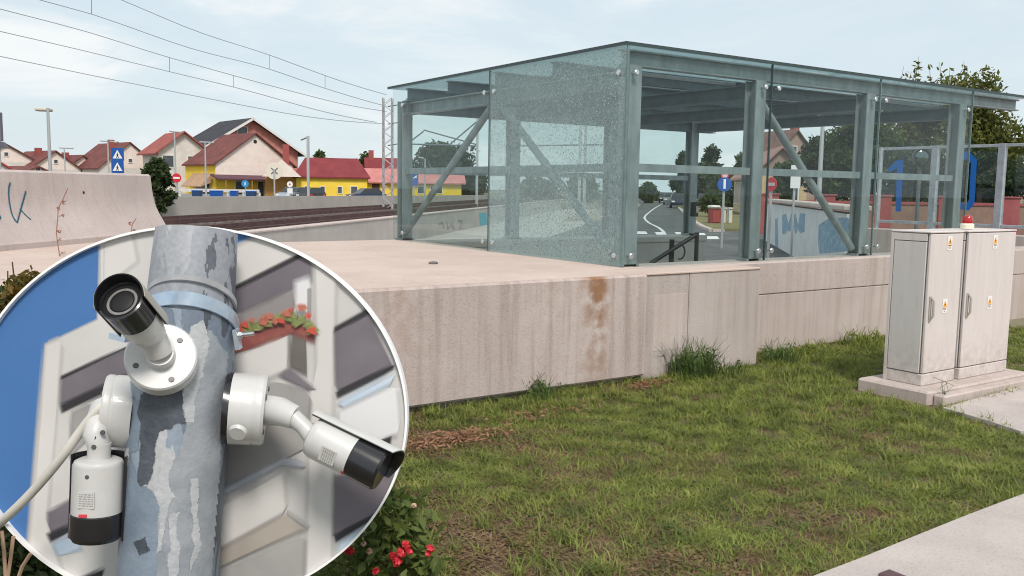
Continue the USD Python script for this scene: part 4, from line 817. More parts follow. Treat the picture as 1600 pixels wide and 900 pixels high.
car(lat(571, 96), CH + 2.2, M('car_blueblack', (0.03, 0.05, 0.09), None, rough=0.2), 'dark blue car parked at the end of the long yellow house')
car(lat(494, 95), CH + 0.3, M('car_black2', (0.02, 0.02, 0.02), None, rough=0.2), 'black car in front of the long yellow house')

# ------------------------------------------------------------------ trees
def leaf_cloud(centres, radii, n, size, seed, flat=0.8):
    r = np.random.default_rng(seed); w = np.array(radii)[:, 0] ** 2; k = r.choice(len(centres), n, p=w / w.sum())
    d = r.normal(size=(n, 3)); d /= np.linalg.norm(d, axis=1, keepdims=True); rad = r.random(n) ** 0.45
    c = np.asarray(centres)[k] + d * rad[:, None] * np.asarray(radii)[k]
    c += (r.random((n, 3)) - 0.5) * size * 2
    a = r.normal(size=(n, 3)); a /= np.linalg.norm(a, axis=1, keepdims=True); b = np.cross(a, r.normal(size=(n, 3))); b /= np.linalg.norm(b, axis=1, keepdims=True)
    s = size * (0.6 + 0.8 * r.random(n))[:, None]
    V = np.stack([c - a * s, c + b * s * 0.45, c + a * s, c - b * s * 0.45], 1).reshape(-1, 3)
    i = np.arange(n)[:, None] * 4
    return V, np.vstack([i + [0, 1, 2], i + [0, 2, 3]])
LEAF_DK = leafy('leaf_dark', [(0.022, 0.036, 0.013), (0.058, 0.085, 0.027), (0.12, 0.15, 0.05)])
LEAF_GR = leafy('leaf_green', [(0.03, 0.05, 0.015), (0.078, 0.115, 0.032), (0.16, 0.19, 0.055)])
LEAF_YE = leafy('leaf_yellow', [(0.055, 0.07, 0.016), (0.16, 0.165, 0.035), (0.32, 0.28, 0.07)])
def tree(px, ytop, ybot, wpx, dep, mat, label, n=5000, lf=0.16, seed=1, shape='round', name='broadleaf_tree', clumps=16, shoots=()):
    r = np.random.default_rng(seed); u = dep / F_PX; q = lat(px, dep)
    zt, zb = atd(px, ytop, dep)[2], max(atd(px, ybot, dep)[2], 0.3); W = wpx * u / 2; Hh = zt - zb
    o = thing(name, label, 'tree', q)
    tr = [q + [0, 0, -0.1], q + [r.normal() * 0.1, r.normal() * 0.1, zb + 0.2 * Hh], q + [r.normal() * 0.2, r.normal() * 0.2, zb + 0.75 * Hh]]
    cs, rs, limbs = [], [], []
    for k in range(clumps):
        f = (k + 0.5) / clumps; a = r.random() * 6.28
        if shape == 'cone': rad = W * (1 - 0.85 * f); zc_ = zb + Hh * (0.05 + 0.9 * f)
        else: rad = W * math.sqrt(max(0.05, 1 - (2 * f - 0.9) ** 2)) ; zc_ = zb + Hh * (0.1 + 0.8 * f)
        rr = rad * (0.45 + 0.35 * r.random()); c = q + [math.cos(a) * rr, math.sin(a) * rr, zc_ + r.normal() * 0.03 * Hh]
        cr = W * (0.30 + 0.22 * r.random()) * (1.15 - 0.5 * f if shape == 'cone' else 1); cs.append(c); rs.append((cr, cr, cr * 0.75))
        limbs.append(tube([tr[1] + (tr[2] - tr[1]) * min(f, 0.95), (tr[1] + (tr[2] - tr[1]) * f + c) / 2 + [0, 0, 0.05 * Hh], c], [0.045 * W, 0.03 * W, 0.012 * W], 5))
    for k in range(clumps):                                       # ragged outer sprays
        j = r.integers(len(cs)); dd = unit(r.normal(size=3) + [0, 0, 0.6]); cs.append(cs[j] + dd * rs[j][0] * 1.05); e = rs[j][0] * 0.33; rs.append((e, e, e * 1.2))
    for sx, sy in shoots:                                          # long leafy shoots above the crown
        tip = atd(sx, sy, dep + r.normal() * 0.5); foot = tip + [r.normal() * 0.25, r.normal() * 0.25, -2.2]
        for f in np.linspace(0, 1, 6): cs.append(foot + (tip - foot) * f); e = 0.36 * (1.15 - f); rs.append((e, e, 0.42))
        limbs.append(tube([foot + [0, 0, -0.8], foot, tip], [0.03, 0.022, 0.008], 5))
    t_ = part(o, 'trunk', tube(tr, [0.085 * W + 0.04, 0.06 * W + 0.02, 0.02 * W], 8), TREEBARK, smooth=40)
    part(o, 'limbs', cat_(limbs), TREEBARK)
    part(o, 'crown', leaf_cloud(cs, rs, n, lf, seed + 50), mat)
    return o
tree(1480, 128, 300, 200, 46, LEAF_YE, 'large yellowish tree rising above the right end of the shelter roof', 24000, 0.13, 3, clumps=30, shoots=((1412, 104), (1436, 88), (1452, 100), (1468, 97), (1484, 104), (1506, 96), (1424, 112), (1570, 196), (1584, 190)))
tree(1350, 178, 318, 124, 42, LEAF_GR, 'green tree behind the third glass bay', 6500, 0.14, 5)
tree(1292, 210, 318, 120, 45, LEAF_DK, 'dark tree behind the diagonal brace of the second bay', 6000, 0.14, 6)
tree(1425, 222, 320, 110, 41, LEAF_DK, 'dark tree behind the blue number one', 5500, 0.13, 7)
tree(1530, 228, 322, 110, 40, LEAF_DK, 'dark tree behind the right fence post', 6500, 0.12, 8)
tree(1612, 224, 322, 120, 39, LEAF_DK, 'dark tree cut by the right edge of the picture', 6500, 0.12, 9)
tree(1228, 250, 318, 46, 47, LEAF_GR, 'narrow green tree left of the diagonal brace', 3000, 0.14, 10)
tree(1064, 236, 322, 36, 112, LEAF_DK, 'tall dark conifer left of the back post beside the road', 4500, 0.30, 11, 'cone', 'conifer_tree')
tree(1108, 232, 326, 54, 110, LEAF_DK, 'dark conifer right of the back post beside the road', 4500, 0.30, 12, 'cone', 'conifer_tree')
tree(1090, 262, 326, 52, 108, LEAF_GR, 'lower green tree in front of the conifers', 3000, 0.30, 13)
tree(1162, 238, 300, 40, 84, LEAF_GR, 'green tree above the ochre house', 2500, 0.22, 14)
tree(1140, 268, 328, 60, 100, LEAF_DK, 'dense dark trees between the lane sign and the ochre house', 3500, 0.30, 24)
tree(1117, 300, 348, 46, 56, LEAF_GR, 'leafy green shrub around the red kiosk', 2200, 0.14, 25)
tree(1012, 288, 320, 24, 120, LEAF_GR, 'small round tree at the far end of the road', 1600, 0.3, 15)
tree(1024, 304, 318, 24, 150, LEAF_DK, 'low far tree where the road vanishes', 1000, 0.35, 16)
tree(244, 246, 345, 56, 36, LEAF_DK, 'dark bushy tree at the end of the barrier', 5000, 0.11, 17)
tree(692, 226, 312, 116, 128, LEAF_DK, 'big dark tree behind the clear left pane', 7500, 0.36, 18)
tree(570, 241, 285, 26, 135, LEAF_GR, 'small tree behind the end of the crimson roof', 1400, 0.35, 19)
tree(740, 268, 312, 60, 130, LEAF_DK, 'low dark tree right of the big one behind the left pane', 3000, 0.24, 20)
tree(500, 237, 270, 22, 140, LEAF_GR, 'tree top showing above the crimson ridge', 900, 0.35, 21)
tree(840, 285, 312, 70, 110, LEAF_DK, 'far trees behind the shattered pane', 2500, 0.35, 22)
tree(905, 280, 312, 60, 120, LEAF_GR, 'far tree right of the mast behind the shattered pane', 2500, 0.35, 23)

# ------------------------------------------------------------------ grass, weeds, bushes
GRASS = leafy('grass_blades', [(0.060, 0.082, 0.018), (0.225, 0.265, 0.058), (0.45, 0.455, 0.13), (0.76, 0.66, 0.37)], 0.3, 4.5)
DRYG = leafy('dry_grass', [(0.11, 0.065, 0.036), (0.30, 0.20, 0.105), (0.62, 0.46, 0.30)], 0.25, 5.0)
WEED = leafy('weed_leaves', [(0.05, 0.085, 0.024), (0.12, 0.18, 0.05), (0.24, 0.29, 0.11)], 0.3, 3.0)
def tuft(n, hgt, spread, lean, wid, r):
    V, Fc = [], []
    for _ in range(n):
        a = r.random() * 6.28; rr = spread * math.sqrt(r.random()); b = np.array([math.cos(a) * rr, math.sin(a) * rr, -0.005])
        dr = r.random() * 6.28; dv = np.array([math.cos(dr), math.sin(dr), 0]); sd = np.array([-dv[1], dv[0], 0]); h = hgt * (0.5 + 0.8 * r.random()); ln = lean * (0.3 + r.random()); w = wid * (0.6 + 0.8 * r.random())
        k = len(V)
        for f, ww in ((0, 1), (0.5, 0.8), (1, 0.08)):
            c = b + dv * h * ln * f ** 1.8 + [0, 0, h * (f - 0.25 * ln * f * f)]; V += [c - sd * w * ww / 2, c + sd * w * ww / 2]
        Fc += [[k, k + 1, k + 3], [k, k + 3, k + 2], [k + 2, k + 3, k + 5], [k + 2, k + 5, k + 4]]
    return np.array(V), np.array(Fc)
def litter(n, r):
    V, Fc = [], []
    for _ in range(n):
        c = np.array([*(r.normal(size=2) * 0.05), 0.006 + 0.02 * r.random()]); a = unit(r.normal(size=3) * [1, 1, 0.25]); s = unit(np.cross(a, [0, 0, 1])); L, w = 0.035 * (0.4 + r.random()), 0.006 * (0.5 + r.random()); k = len(V)
        V += [c - a * L / 2, c + s * w, c + a * L / 2, c - s * w]; Fc += [[k, k + 1, k + 2], [k, k + 2, k + 3]]
    return np.array(V), np.array(Fc)
r = np.random.default_rng(11)
protos = [(tuft(26, 0.036, 0.09, 1.7, 0.0062, r), GRASS), (tuft(24, 0.055, 0.075, 1.5, 0.0062, r), GRASS), (tuft(30, 0.026, 0.10, 1.9, 0.0075, r), GRASS), (tuft(14, 0.09, 0.05, 1.1, 0.0062, r), GRASS), (tuft(26, 0.030, 0.10, 2.0, 0.0055, r), DRYG), (litter(26, r), DRYG), (tuft(14, 0.030, 0.05, 1.6, 0.012, r), WEED)]
N = 38000
P = np.c_[r.random(N) * 12.0 - 0.5, r.random(N) * 5.0 + 1.6, np.zeros(N)]
x, y = P[:, 0], P[:, 1]
ok = (y < np.where(x < 6.77, 5.80 if False else 5.73, 6.16)) & (y > np.interp(x, [p[0] for p in pe], [p[1] for p in pe]) + 0.02 * np.sin(x * 23)) & ~((x > 6.48) & (x < 8.28) & (y > 3.80) & (y < 4.56))
pvp = Polygon(pv).buffer(-0.07); ok &= ~np.array([pvp.contains_properly(__import__('shapely').Point(a, b)) if a > 6 else False for a, b in zip(x, y)])
ok &= (x * 0.829 - y * 0.559 > -2.3) | (y < 2.5)
dist = np.hypot(x, y); ok &= r.random(N) < np.clip(1.15 - 0.045 * dist, 0.6, 1)
P = P[ok]; x, y = P[:, 0], P[:, 1]
dry = meshkit.fbm(np.c_[x * 1.5, y * 1.5, x * 0], 4, 3) + 0.9 * np.exp(-((x - 2.75) ** 2 / 0.25 + (y - 4.95) ** 2 / 0.05)) + 0.6 * np.exp(-((x - 5.05) ** 2 / 0.05 + (y - 5.55) ** 2 / 0.02)) + 0.20 * np.exp(-((x - 2.3) ** 2 / 0.9 + (y - 3.6) ** 2 / 0.5)) + 0.10 * np.clip((4.6 - x) / 3, 0, 1) - 0.14 * np.clip((x - 3.6) / 2.5, 0, 1)
lush = meshkit.fbm(np.c_[x * 0.9, y * 0.9, x * 0 + 7], 3, 9) + 0.16 * np.clip((x - 3.5) / 2.5, 0, 1) + 0.15 * (y > 5.2)
u_ = r.random(len(P))
k = np.where(u_ < 0.34, 0, np.where(u_ < 0.68, 2, 1)); k = np.where((lush > 0.56) & (u_ > 0.35), 1, k); k = np.where((lush > 0.66) & (u_ > 0.72), 3, k)
k = np.where((dry > 0.55) & (u_ < 0.50), 4, k); k = np.where((dry > 0.68) & (r.random(len(P)) < 0.22), 5, k); k = np.where(r.random(len(P)) < 0.13, 4, k); k = np.where(r.random(len(P)) < 0.08, 6, k); k = np.where((dry > 1.0) & (u_ < 0.85), 5, k)
keep = ~((dry > 0.66) & (r.random(len(P)) < 0.12)); P, k = P[keep], k[keep]
pi = UsdGeom.PointInstancer.Define(stage, '/World/grass'); tag('/World/grass', 'patchy green lawn with dry straw coloured spots in front of the platform', 'grass', kind='stuff')
paths = []
for i, (me, mt_) in enumerate(protos):
    pth = f'/World/grass/tuft_{i + 1:03d}' if i else '/World/grass/tuft'
    usdkit.mesh(stage, pth, me, mt_); paths.append(Sdf.Path(pth))
pi.CreatePrototypesRel().SetTargets(paths); pi.CreateProtoIndicesAttr(Vt.IntArray.FromNumpy(k.astype(np.int32)))
pi.CreatePositionsAttr(Vt.Vec3fArray.FromNumpy(P.astype(np.float32)))
ang = r.random(len(P)) * 6.28; sc = 0.55 + 0.5 * r.random(len(P))
pi.CreateOrientationsAttr(Vt.QuathArray([Gf.Quath(math.cos(a / 2), 0, 0, math.sin(a / 2)) for a in ang])); pi.CreateScalesAttr(Vt.Vec3fArray.FromNumpy(np.repeat(sc[:, None], 3, 1).astype(np.float32)))

def weed(q, n, hgt, wid, label, seed, lean=0.7, mat=WEED, spread=0.10):
    r = np.random.default_rng(seed); o = thing('weed_plant', label, 'plant', q)
    me = tuft(int(n * 0.55), hgt, spread, lean, wid, r); me = (me[0] + q, me[1])
    if n > 60:
        cs = [q + np.array([r.normal() * spread * .6, r.normal() * spread * .3, hgt * (.15 + .5 * r.random())]) for _ in range(12)]
        lc = leaf_cloud(cs, [(hgt * .28, hgt * .28, hgt * .26)] * 12, n * 2, 0.014, seed); me = (np.vstack([me[0], lc[0]]), np.vstack([me[1], lc[1] + len(me[0])]))
    part(o, 'leaves', me, mat)
    st = [tube([q + [0, 0, 0], q + np.array([r.normal() * 0.06, r.normal() * 0.06, hgt * 0.55]), q + np.array([r.normal() * 0.06, r.normal() * 0.05, hgt * 1.1])], 0.0018, 5) for _ in range(4)]
    part(o, 'stems', cat_(st), mat)
weed(atz(1078, 588) , 460, 0.33, 0.011, 'bushiest green weed at the foot of the ledge wall joint', 1, spread=0.20)
weed(atz(845, 622), 130, 0.19, 0.009, 'grey green weed with seed heads against the rusty block wall', 2, spread=0.12)
weed(atz(1120, 586), 190, 0.17, 0.009, 'low weed at the foot of the ledge wall, right of the bushy one', 3, spread=0.26)
weed(atz(1218, 566), 180, 0.22, 0.009, 'weed in the corner where the ledge wall ends', 4, spread=0.16)
weed(atz(1350, 540), 220, 0.20, 0.009, 'yellowish weed by the plain wall left of the cabinets', 5, spread=0.25, mat=GRASS)
weed(atz(1270, 556), 160, 0.16, 0.008, 'short weed along the plain wall', 6, spread=0.25, mat=GRASS)
weed(atz(655, 645), 24, 0.10, 0.010, 'small weed at the wall foot beside the oval board', 7, spread=0.12)
q = np.array([6.74, 3.85, 0.086]); weed(q, 14, 0.10, 0.006, 'tiny weed on the step of the cabinet plinth', 8, spread=0.03)
STRAWM = leafy('straw', [(0.20, 0.10, 0.055), (0.36, 0.20, 0.12), (0.56, 0.37, 0.25)], 0.1, 6)
for i, (px, py, n, sp) in enumerate(((722, 690, 230, 0.20), (665, 698, 130, 0.18), (1012, 606, 130, 0.12), (845, 655, 110, 0.28))):
    q = atz(px, py); r = np.random.default_rng(60 + i); V, Fc = [], []
    for _ in range(n):
        c = q + np.array([r.normal() * sp, r.normal() * sp * 0.35, 0.02 + 0.035 * r.random()]); a = unit(r.normal(size=3) * [1, 1, 0.3]); s = unit(np.cross(a, [0, 0, 1])) ; L, w_ = 0.025 + 0.09 * r.random() ** 2, 0.0025 + 0.006 * r.random() ** 2; kk = len(V)
        V += [c - a * L / 2, c + s * w_ + [0, 0, .008], c + a * L / 2, c - s * w_]; Fc += [[kk, kk + 1, kk + 2], [kk, kk + 2, kk + 3]]
    solo('dry_leaf_litter', (np.array(V), np.array(Fc)), STRAWM, ['largest heap of dry orange brown leaves on the grass', 'smaller dry leaf heap right beside the oval board', 'dry leaf heap at the corner of the rusty block', 'thin dry leaf scatter below the block wall weed'][i], 'leaf litter', kind='stuff')
ROSEL = leafy('rose_leaves', [(0.05, 0.08, 0.02), (0.13, 0.17, 0.04), (0.26, 0.25, 0.06), (0.46, 0.32, 0.10)], 0.3, 5)
PETAL = M('rose_petals', (0.46, 0.012, 0.022), (0.62, 0.035, 0.05), 20, 0.5); DRYP = M('dry_petals', (0.50, 0.33, 0.22))
def leafbush(name, label, boxes, n, size, mat, seed, cat='bush', stems=10, root=None):
    r = np.random.default_rng(seed); o = thing(name, label, cat, root)
    cs = [b[0] for b in boxes]; rs = [(b[1],) * 3 for b in boxes]
    part(o, 'leaves', leaf_cloud(cs, rs, n, size, seed), mat)
    part(o, 'stems', cat_([tube([root + np.array([r.normal() * .05, r.normal() * .05, 0]), (root + cs[i % len(cs)]) / 2 + r.normal(size=3) * .04, cs[i % len(cs)] + r.normal(size=3) * .05], [.009, .007, .003], 5) for i in range(max(stems, len(cs)))]), M('stem_' + str(len(_used)), (0.13, 0.085, 0.055)))
    return o
def rosebud(o, c, rad, seed, mat=None):
    r = np.random.default_rng(seed); V, Fc = [], []
    for i in range(26):
        d = unit(r.normal(size=3) + [0, 0, 0.4]); a = unit(np.cross(d, r.normal(size=3))); b = np.cross(d, a); p = c + d * rad * (0.35 + 0.5 * r.random()); s = rad * 0.55; kk = len(V)
        V += [p - a * s, p + b * s + d * s * .3, p + a * s, p - b * s + d * s * .3]; Fc += [[kk, kk + 1, kk + 2], [kk, kk + 2, kk + 3]]
    part(o, 'flower', (np.array(V), np.array(Fc)), mat or PETAL)
rd_ = 3.75
rb = [(atd(x, y, rd_), rr) for x, y, rr in ((580, 850, 0.13), (620, 830, 0.14), (600, 790, 0.10), (650, 840, 0.12), (560, 885, 0.12), (630, 880, 0.14), (665, 880, 0.08), (520, 895, 0.1), (640, 795, 0.08), (610, 760, 0.05))]
root = atd(610, 900, rd_) * [1, 1, 0]
ro = leafbush('rose_bush', 'low rose bush with red flowers at the lower right of the oval board', rb, 900, 0.030, ROSEL, 21, root=root)
for i, (x, y, s) in enumerate(((626, 864, 0.022), (634, 852, 0.020), (620, 878, 0.022), (672, 858, 0.018), (668, 866, 0.014), (546, 862, 0.020), (588, 893, 0.018), (614, 868, .016), (640, 862, .015))): rosebud(ro, atd(x, y, rd_ - 0.13), s, 300 + i)
for i, (x, y, s) in enumerate(((578, 862, 0.016), (568, 850, 0.012), (647, 790, 0.012))): rosebud(ro, atd(x, y, rd_ - 0.13), s, 340 + i, DRYP)
AUT = leafy('autumn_leaves', [(0.05, 0.06, 0.02), (0.16, 0.11, 0.02), (0.30, 0.17, 0.035), (0.20, 0.06, 0.035)], 0.3, 9)
rd2 = 4.2
bb = [(atd(x, y, rd2), rr) for x, y, rr in ((8, 480, 0.11), (30, 455, 0.08), (45, 438, 0.05), (5, 520, 0.16), (40, 500, 0.14), (20, 470, .08))]
root = atd(20, 480, rd2) * [1, 1, 0]
leafbush('yellowing_shrub', 'green and yellow shrub at the left edge above the oval board', bb[:2] + bb[3:], 700, 0.026, LEAF_GR, 31, root=root)
o = leafbush('yellowing_shrub', 'brown yellow shoot tips at the left edge in front of the barrier', [(atd(x, y, rd2 - .15), rr) for x, y, rr in ((35, 448, .06), (48, 432, .035), (20, 462, .05), (12, 478, .05), (30, 465, .05))], 260, 0.022, AUT, 32, root=root - CR * .1)
rd3 = 3.45
root = atd(15, 930, rd3) * [1, 1, 0]
leafbush('dark_shrub', 'dark tangled shrub in the lower left corner below the oval board', [(atd(x, y, rd3), rr) for x, y, rr in ((10, 850, .14), (45, 880, .13), (90, 905, .12), (-20, 900, .2), (20, 900, .16))], 900, 0.028, LEAF_DK, 33, root=root, stems=16)
o = thing('withered_plant', 'bare pale dry stems in the lower left corner', 'plant', root)
for l in ([(3, 830), (7, 865), (9, 905)], [(21, 838), (17, 872), (12, 905)], [(48, 865), (35, 885), (28, 905)], [(-6, 825), (4, 812), (10, 812)]): part(o, 'stem', tube([atd(a, b, rd3 - .2) for a, b in l], .007, 5), M('dry_stem_' + str(len(_used)), (0.36, 0.24, 0.16)))
TWIG = M('reddish_twig', (0.22, 0.10, 0.075), (0.30, 0.15, 0.10), 20)
def twig(pts, dep, label, buds):
    P = [atd(x, y, dep) for x, y in pts]; o = thing('dry_twig_plant', label, 'plant', P[-1])
    part(o, 'stem', tube(P, .005, 5), TWIG)
    for i, (x, y, dx, dy) in enumerate(buds):
        part(o, 'twig', tube([atd(x, y, dep), atd(x + dx, y + dy, dep)], [.0045, .002], 5), TWIG)
        a = leaf_cloud([atd(x + dx * .6, y + dy * .6, dep)], [(.02, .02, .02)], 9, .014, 400 + i); part(o, 'dry_leaves', a, TWIG)
twig([(106, 294), (100, 308), (91, 326), (90, 345), (88, 364), (91, 385), (94, 404)], 8.6, 'thin dry reddish twig growing up in front of the barrier', [(97, 318, 4, -2), (90, 328, 1, -3), (92, 338, 8, -2), (88, 362, 6, -2), (90, 376, 5, -4), (93, 398, 9, -4)])
twig([(213, 341), (207, 350), (205, 362), (207, 380)], 10.5, 'short dry twig near the far end of the barrier', [(206, 352, -5, -4), (206, 360, 6, 1)])
solo('concrete_crumb', trimesh.Trimesh(*(lambda t: (t.vertices * [0.05, 0.035, 0.018] + atz(677, 411, TOP + .008), t.faces))(trimesh.creation.icosphere(1))), SEAM, 'dark crumb lying on the platform top', 'debris')
q = atz(1386, 899, 0.07)
solo('drain_cover', bx(q[0] - .04, q[1] - .10, 0.066, q[0] + .04, q[1] + .02, 0.085, .008), M('rust_metal', (0.09, 0.045, 0.05)), 'small dark rusty cover on the pavement at the bottom edge', 'cover')

# ------------------------------------------------------------------ oval board with the model of three cameras on a pole
BD = 3.30                                                        # its distance; it stands on the soil, leaning back a little
def Zc(x, y): return x / 1.6076, y / 1.6076 + 340
def Q(x, y, h=0.0): return atd(*Zc(x, y), BD - h)                 # a point h metres in front of the board
ZU = BD / F_PX / 1.6076                                           # metres for one unit of the drawing
NB = -Fw
ccx, ccy, ea, eb = 474.2, 498.4, 550.0, 476.0
def ell(k=1.0, n=120): return Polygon([(ccx + (ea * k) * math.cos(t), ccy + (eb + ea * (k - 1)) * math.sin(t)) for t in np.linspace(0, 2 * math.pi, n, endpoint=False)])
def flat(poly, h0, h1):
    """A drawn outline as a plate between h0 and h1 in front of the board."""
    s = (BD - h0) / BD * 1.0
    c = Polygon([((x - ccx) * ZU, -(y - ccy) * ZU) for x, y in poly.exterior.coords], [[((x - ccx) * ZU, -(y - ccy) * ZU) for x, y in i.coords] for i in poly.interiors])
    return extr(c, h1 - h0, Q(ccx, ccy) + NB * h0, R, U, NB)
bdb = thing('oval_board', 'large oval picture board with white rim and blue sky, leaning at the lower left', 'board', Q(ccx, ccy + eb))
part(bdb, 'backing', flat(ell(1.0), -0.03, 0.0), M('board_sky_blue', (0.044, 0.145, 0.36), (0.05, 0.155, 0.385), 0.9, 0.6))
part(bdb, 'rim', flat(ell(1.002).difference(ell(0.9915)), -0.035, 0.024), M('rim_white', (0.86, 0.85, 0.84), None, rough=0.5), smooth=40)
inner = ell(0.991)
def ink(name, c1, c2=None, sc=3.0, *_, rough=0.7):
    c2 = c2 or c1
    return usdkit.material(stage, f'/World/Looks/{name}', {'g': ('geometry', {}), 'n': ('noise_texture', {'scale': sc, 'detail': 3.0}), 'r': ('rgb_ramp', {'ramp': [(0.35, c1), (0.65, c2)]}), 'a': ('attribute', {'attribute': 'ink'}), 'p': ('principled_bsdf', {'roughness': 0.6}), 't': ('transparent_bsdf', {}), 'm': ('mix_closure', {})},
        [('g.position', 'n.vector'), ('n.fac', 'r.fac'), ('r.color', 'p.base_color'), ('a.fac', 'm.fac'), ('t.BSDF', 'm.closure1'), ('p.BSDF', 'm.closure2')], surface='m.closure')
FACADE = ink('print_facade', (0.50, 0.49, 0.475), (0.57, 0.56, 0.545), 2.5, 0.7); FACADE2 = ink('print_pilaster', (0.555, 0.54, 0.52), (0.61, 0.595, 0.575), 2.5, 0.7)
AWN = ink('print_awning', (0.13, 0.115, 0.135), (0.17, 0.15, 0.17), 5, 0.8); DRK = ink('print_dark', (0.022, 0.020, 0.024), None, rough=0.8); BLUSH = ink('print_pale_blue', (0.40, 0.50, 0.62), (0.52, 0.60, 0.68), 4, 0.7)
GREYW = ink('print_grey', (0.28, 0.275, 0.27), (0.36, 0.35, 0.34), 4, 0.8); BEIGE = ink('print_beige', (0.30, 0.27, 0.235), (0.37, 0.335, 0.295), 4, 0.8); BRT = ink('print_white', (0.64, 0.645, 0.65), None, rough=0.6); BOXR = ink('print_flower_box', (0.20, 0.055, 0.05), (0.28, 0.09, 0.07), 20, 0.8); RAILM = ink('print_rail', (0.44, 0.46, 0.52), None, rough=0.6)  # grey and beige undersides: their shade is part of the printed colour
ab = thing('apartment_block', 'white apartment block with grey awnings and balconies shown on the oval board behind the cameras', 'building', Q(ccx, ccy, 0.01))
_layer = [0]
def ap(name, l, h0, h1, mat, soft=4, parent=None):
    """One soft edged printed shape of the out-of-focus building."""
    b = {0.5: 2.5, 1: 4.0, 2: 6.0}.get(soft, 8.0) * (0.6 if mat is FACADE else 1.0); src = Polygon(l).convex_hull if not Polygon(l).is_valid else Polygon(l); _layer[0] += 1; hz = 0.0008 + 0.0004 * _layer[0]
    core, outer = src.buffer(-b).intersection(inner), src.buffer(b).intersection(inner); ring_ = outer.difference(core); V, Fc, Al = [], [], []
    for q_ in (core, ring_):
        q2 = q_.buffer(-0.05)
        for g_ in getattr(q2, 'geoms', [q2]):
            if g_.geom_type != 'Polygon' or g_.area < 1: continue
            g_ = g_.simplify(0.05).segmentize(14.0); v_, f_ = trimesh.creation.triangulate_polygon(g_, engine='earcut'); k_ = sum(map(len, V))
            import shapely
            d_ = shapely.distance(shapely.points(v_), src.boundary) * np.where(shapely.contains_xy(src, v_[:, 0], v_[:, 1]), 1, -1)
            al = np.clip(0.5 + d_ / (2 * b), 0, 1); Al.append(np.ones(len(v_)) if q_ is core else al)
            V.append(np.array([Q(ccx, ccy) + NB * hz + R * ((x_ - ccx) * ZU) - U * ((y_ - ccy) * ZU) for x_, y_ in v_])); Fc.append(np.asarray(f_) + k_)
    if not V: return
    V, Fc = np.vstack(V), np.vstack(Fc); nrm = np.cross(V[Fc[:, 1]] - V[Fc[:, 0]], V[Fc[:, 2]] - V[Fc[:, 0]]); fl_ = nrm @ NB < 0; Fc[fl_] = Fc[fl_][:, ::-1]
    pth = part(parent or ab, name, (V, Fc), mat)
    UsdGeom.PrimvarsAPI(stage.GetPrimAtPath(pth)).CreatePrimvar('ink', Sdf.ValueTypeNames.FloatArray, 'vertex').Set(Vt.FloatArray.FromNumpy(np.concatenate(Al).astype(np.float32)))
ap('facade', [(55, 1000), (85, 640), (112, 318), (245, 255), (253, 20), (590, 20), (590, 72), (652, 42), (1150, 42), (1150, 1000)], 0.001, 0.012, FACADE, 2)
ap('pilaster', [(55, 1000), (85, 640), (112, 318), (160, 297), (150, 480), (120, 760), (150, 860), (200, 1000)], 0.0125, 0.020, FACADE2)
ap('roof_block', [(253, 20), (330, 20), (350, 110), (300, 150), (253, 170)], 0.0125, 0.024, FACADE2)
ap('roof_trim', [(253, 50), (262, 50), (262, 170), (253, 170)], 0.0245, 0.028, BRT, 1)
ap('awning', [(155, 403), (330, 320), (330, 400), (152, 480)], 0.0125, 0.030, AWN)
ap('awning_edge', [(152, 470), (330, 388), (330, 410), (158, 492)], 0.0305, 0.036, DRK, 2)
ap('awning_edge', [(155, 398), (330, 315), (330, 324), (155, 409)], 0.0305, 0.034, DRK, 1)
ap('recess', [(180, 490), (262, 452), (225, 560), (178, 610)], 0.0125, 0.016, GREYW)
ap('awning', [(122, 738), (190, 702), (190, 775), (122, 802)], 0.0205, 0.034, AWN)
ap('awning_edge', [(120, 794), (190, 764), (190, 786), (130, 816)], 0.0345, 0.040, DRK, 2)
ap('printed_shade', [(132, 818), (190, 788), (210, 830), (150, 856)], 0.0205, 0.026, BLUSH)  # blue shadow below the awning, put into the print as colour
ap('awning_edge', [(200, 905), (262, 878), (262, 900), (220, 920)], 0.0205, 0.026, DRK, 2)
ap('top_panel', [(585, 76), (652, 44), (758, 92), (585, 180)], 0.0125, 0.022, FACADE2)
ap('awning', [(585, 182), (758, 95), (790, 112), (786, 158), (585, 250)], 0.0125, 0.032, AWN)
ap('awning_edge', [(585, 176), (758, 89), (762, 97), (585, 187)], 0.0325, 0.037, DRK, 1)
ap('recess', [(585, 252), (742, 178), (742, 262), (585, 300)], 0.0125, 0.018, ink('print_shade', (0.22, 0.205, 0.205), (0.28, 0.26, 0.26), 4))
ap('window_frame', [(742, 160), (776, 148), (786, 168), (784, 246), (742, 250)], 0.0125, 0.036, BRT)
ap('window_gap', [(774, 180), (783, 176), (783, 240), (774, 243)], 0.0365, 0.038, GREYW, 0.5)
ap('pilaster', [(788, 108), (848, 150), (838, 480), (838, 830), (830, 1000), (765, 1000), (772, 640), (776, 432), (795, 432), (792, 300)], 0.0125, 0.028, FACADE2)
ap('parapet', [(580, 352), (728, 283), (728, 380), (600, 440), (575, 445)], 0.0125, 0.030, FACADE2)
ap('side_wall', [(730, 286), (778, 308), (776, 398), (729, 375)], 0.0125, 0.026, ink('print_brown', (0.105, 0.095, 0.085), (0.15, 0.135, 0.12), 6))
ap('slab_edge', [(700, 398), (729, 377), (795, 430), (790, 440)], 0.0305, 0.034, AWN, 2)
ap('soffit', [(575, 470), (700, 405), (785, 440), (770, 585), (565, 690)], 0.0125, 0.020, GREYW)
ap('flower_box', [(585, 335), (600, 300), (738, 256), (798, 286), (797, 316), (740, 292), (728, 286), (585, 352)], 0.0305, 0.050, BOXR)
ap('awning', [(842, 284), (926, 238), (992, 372), (846, 442)], 0.0285, 0.045, AWN)
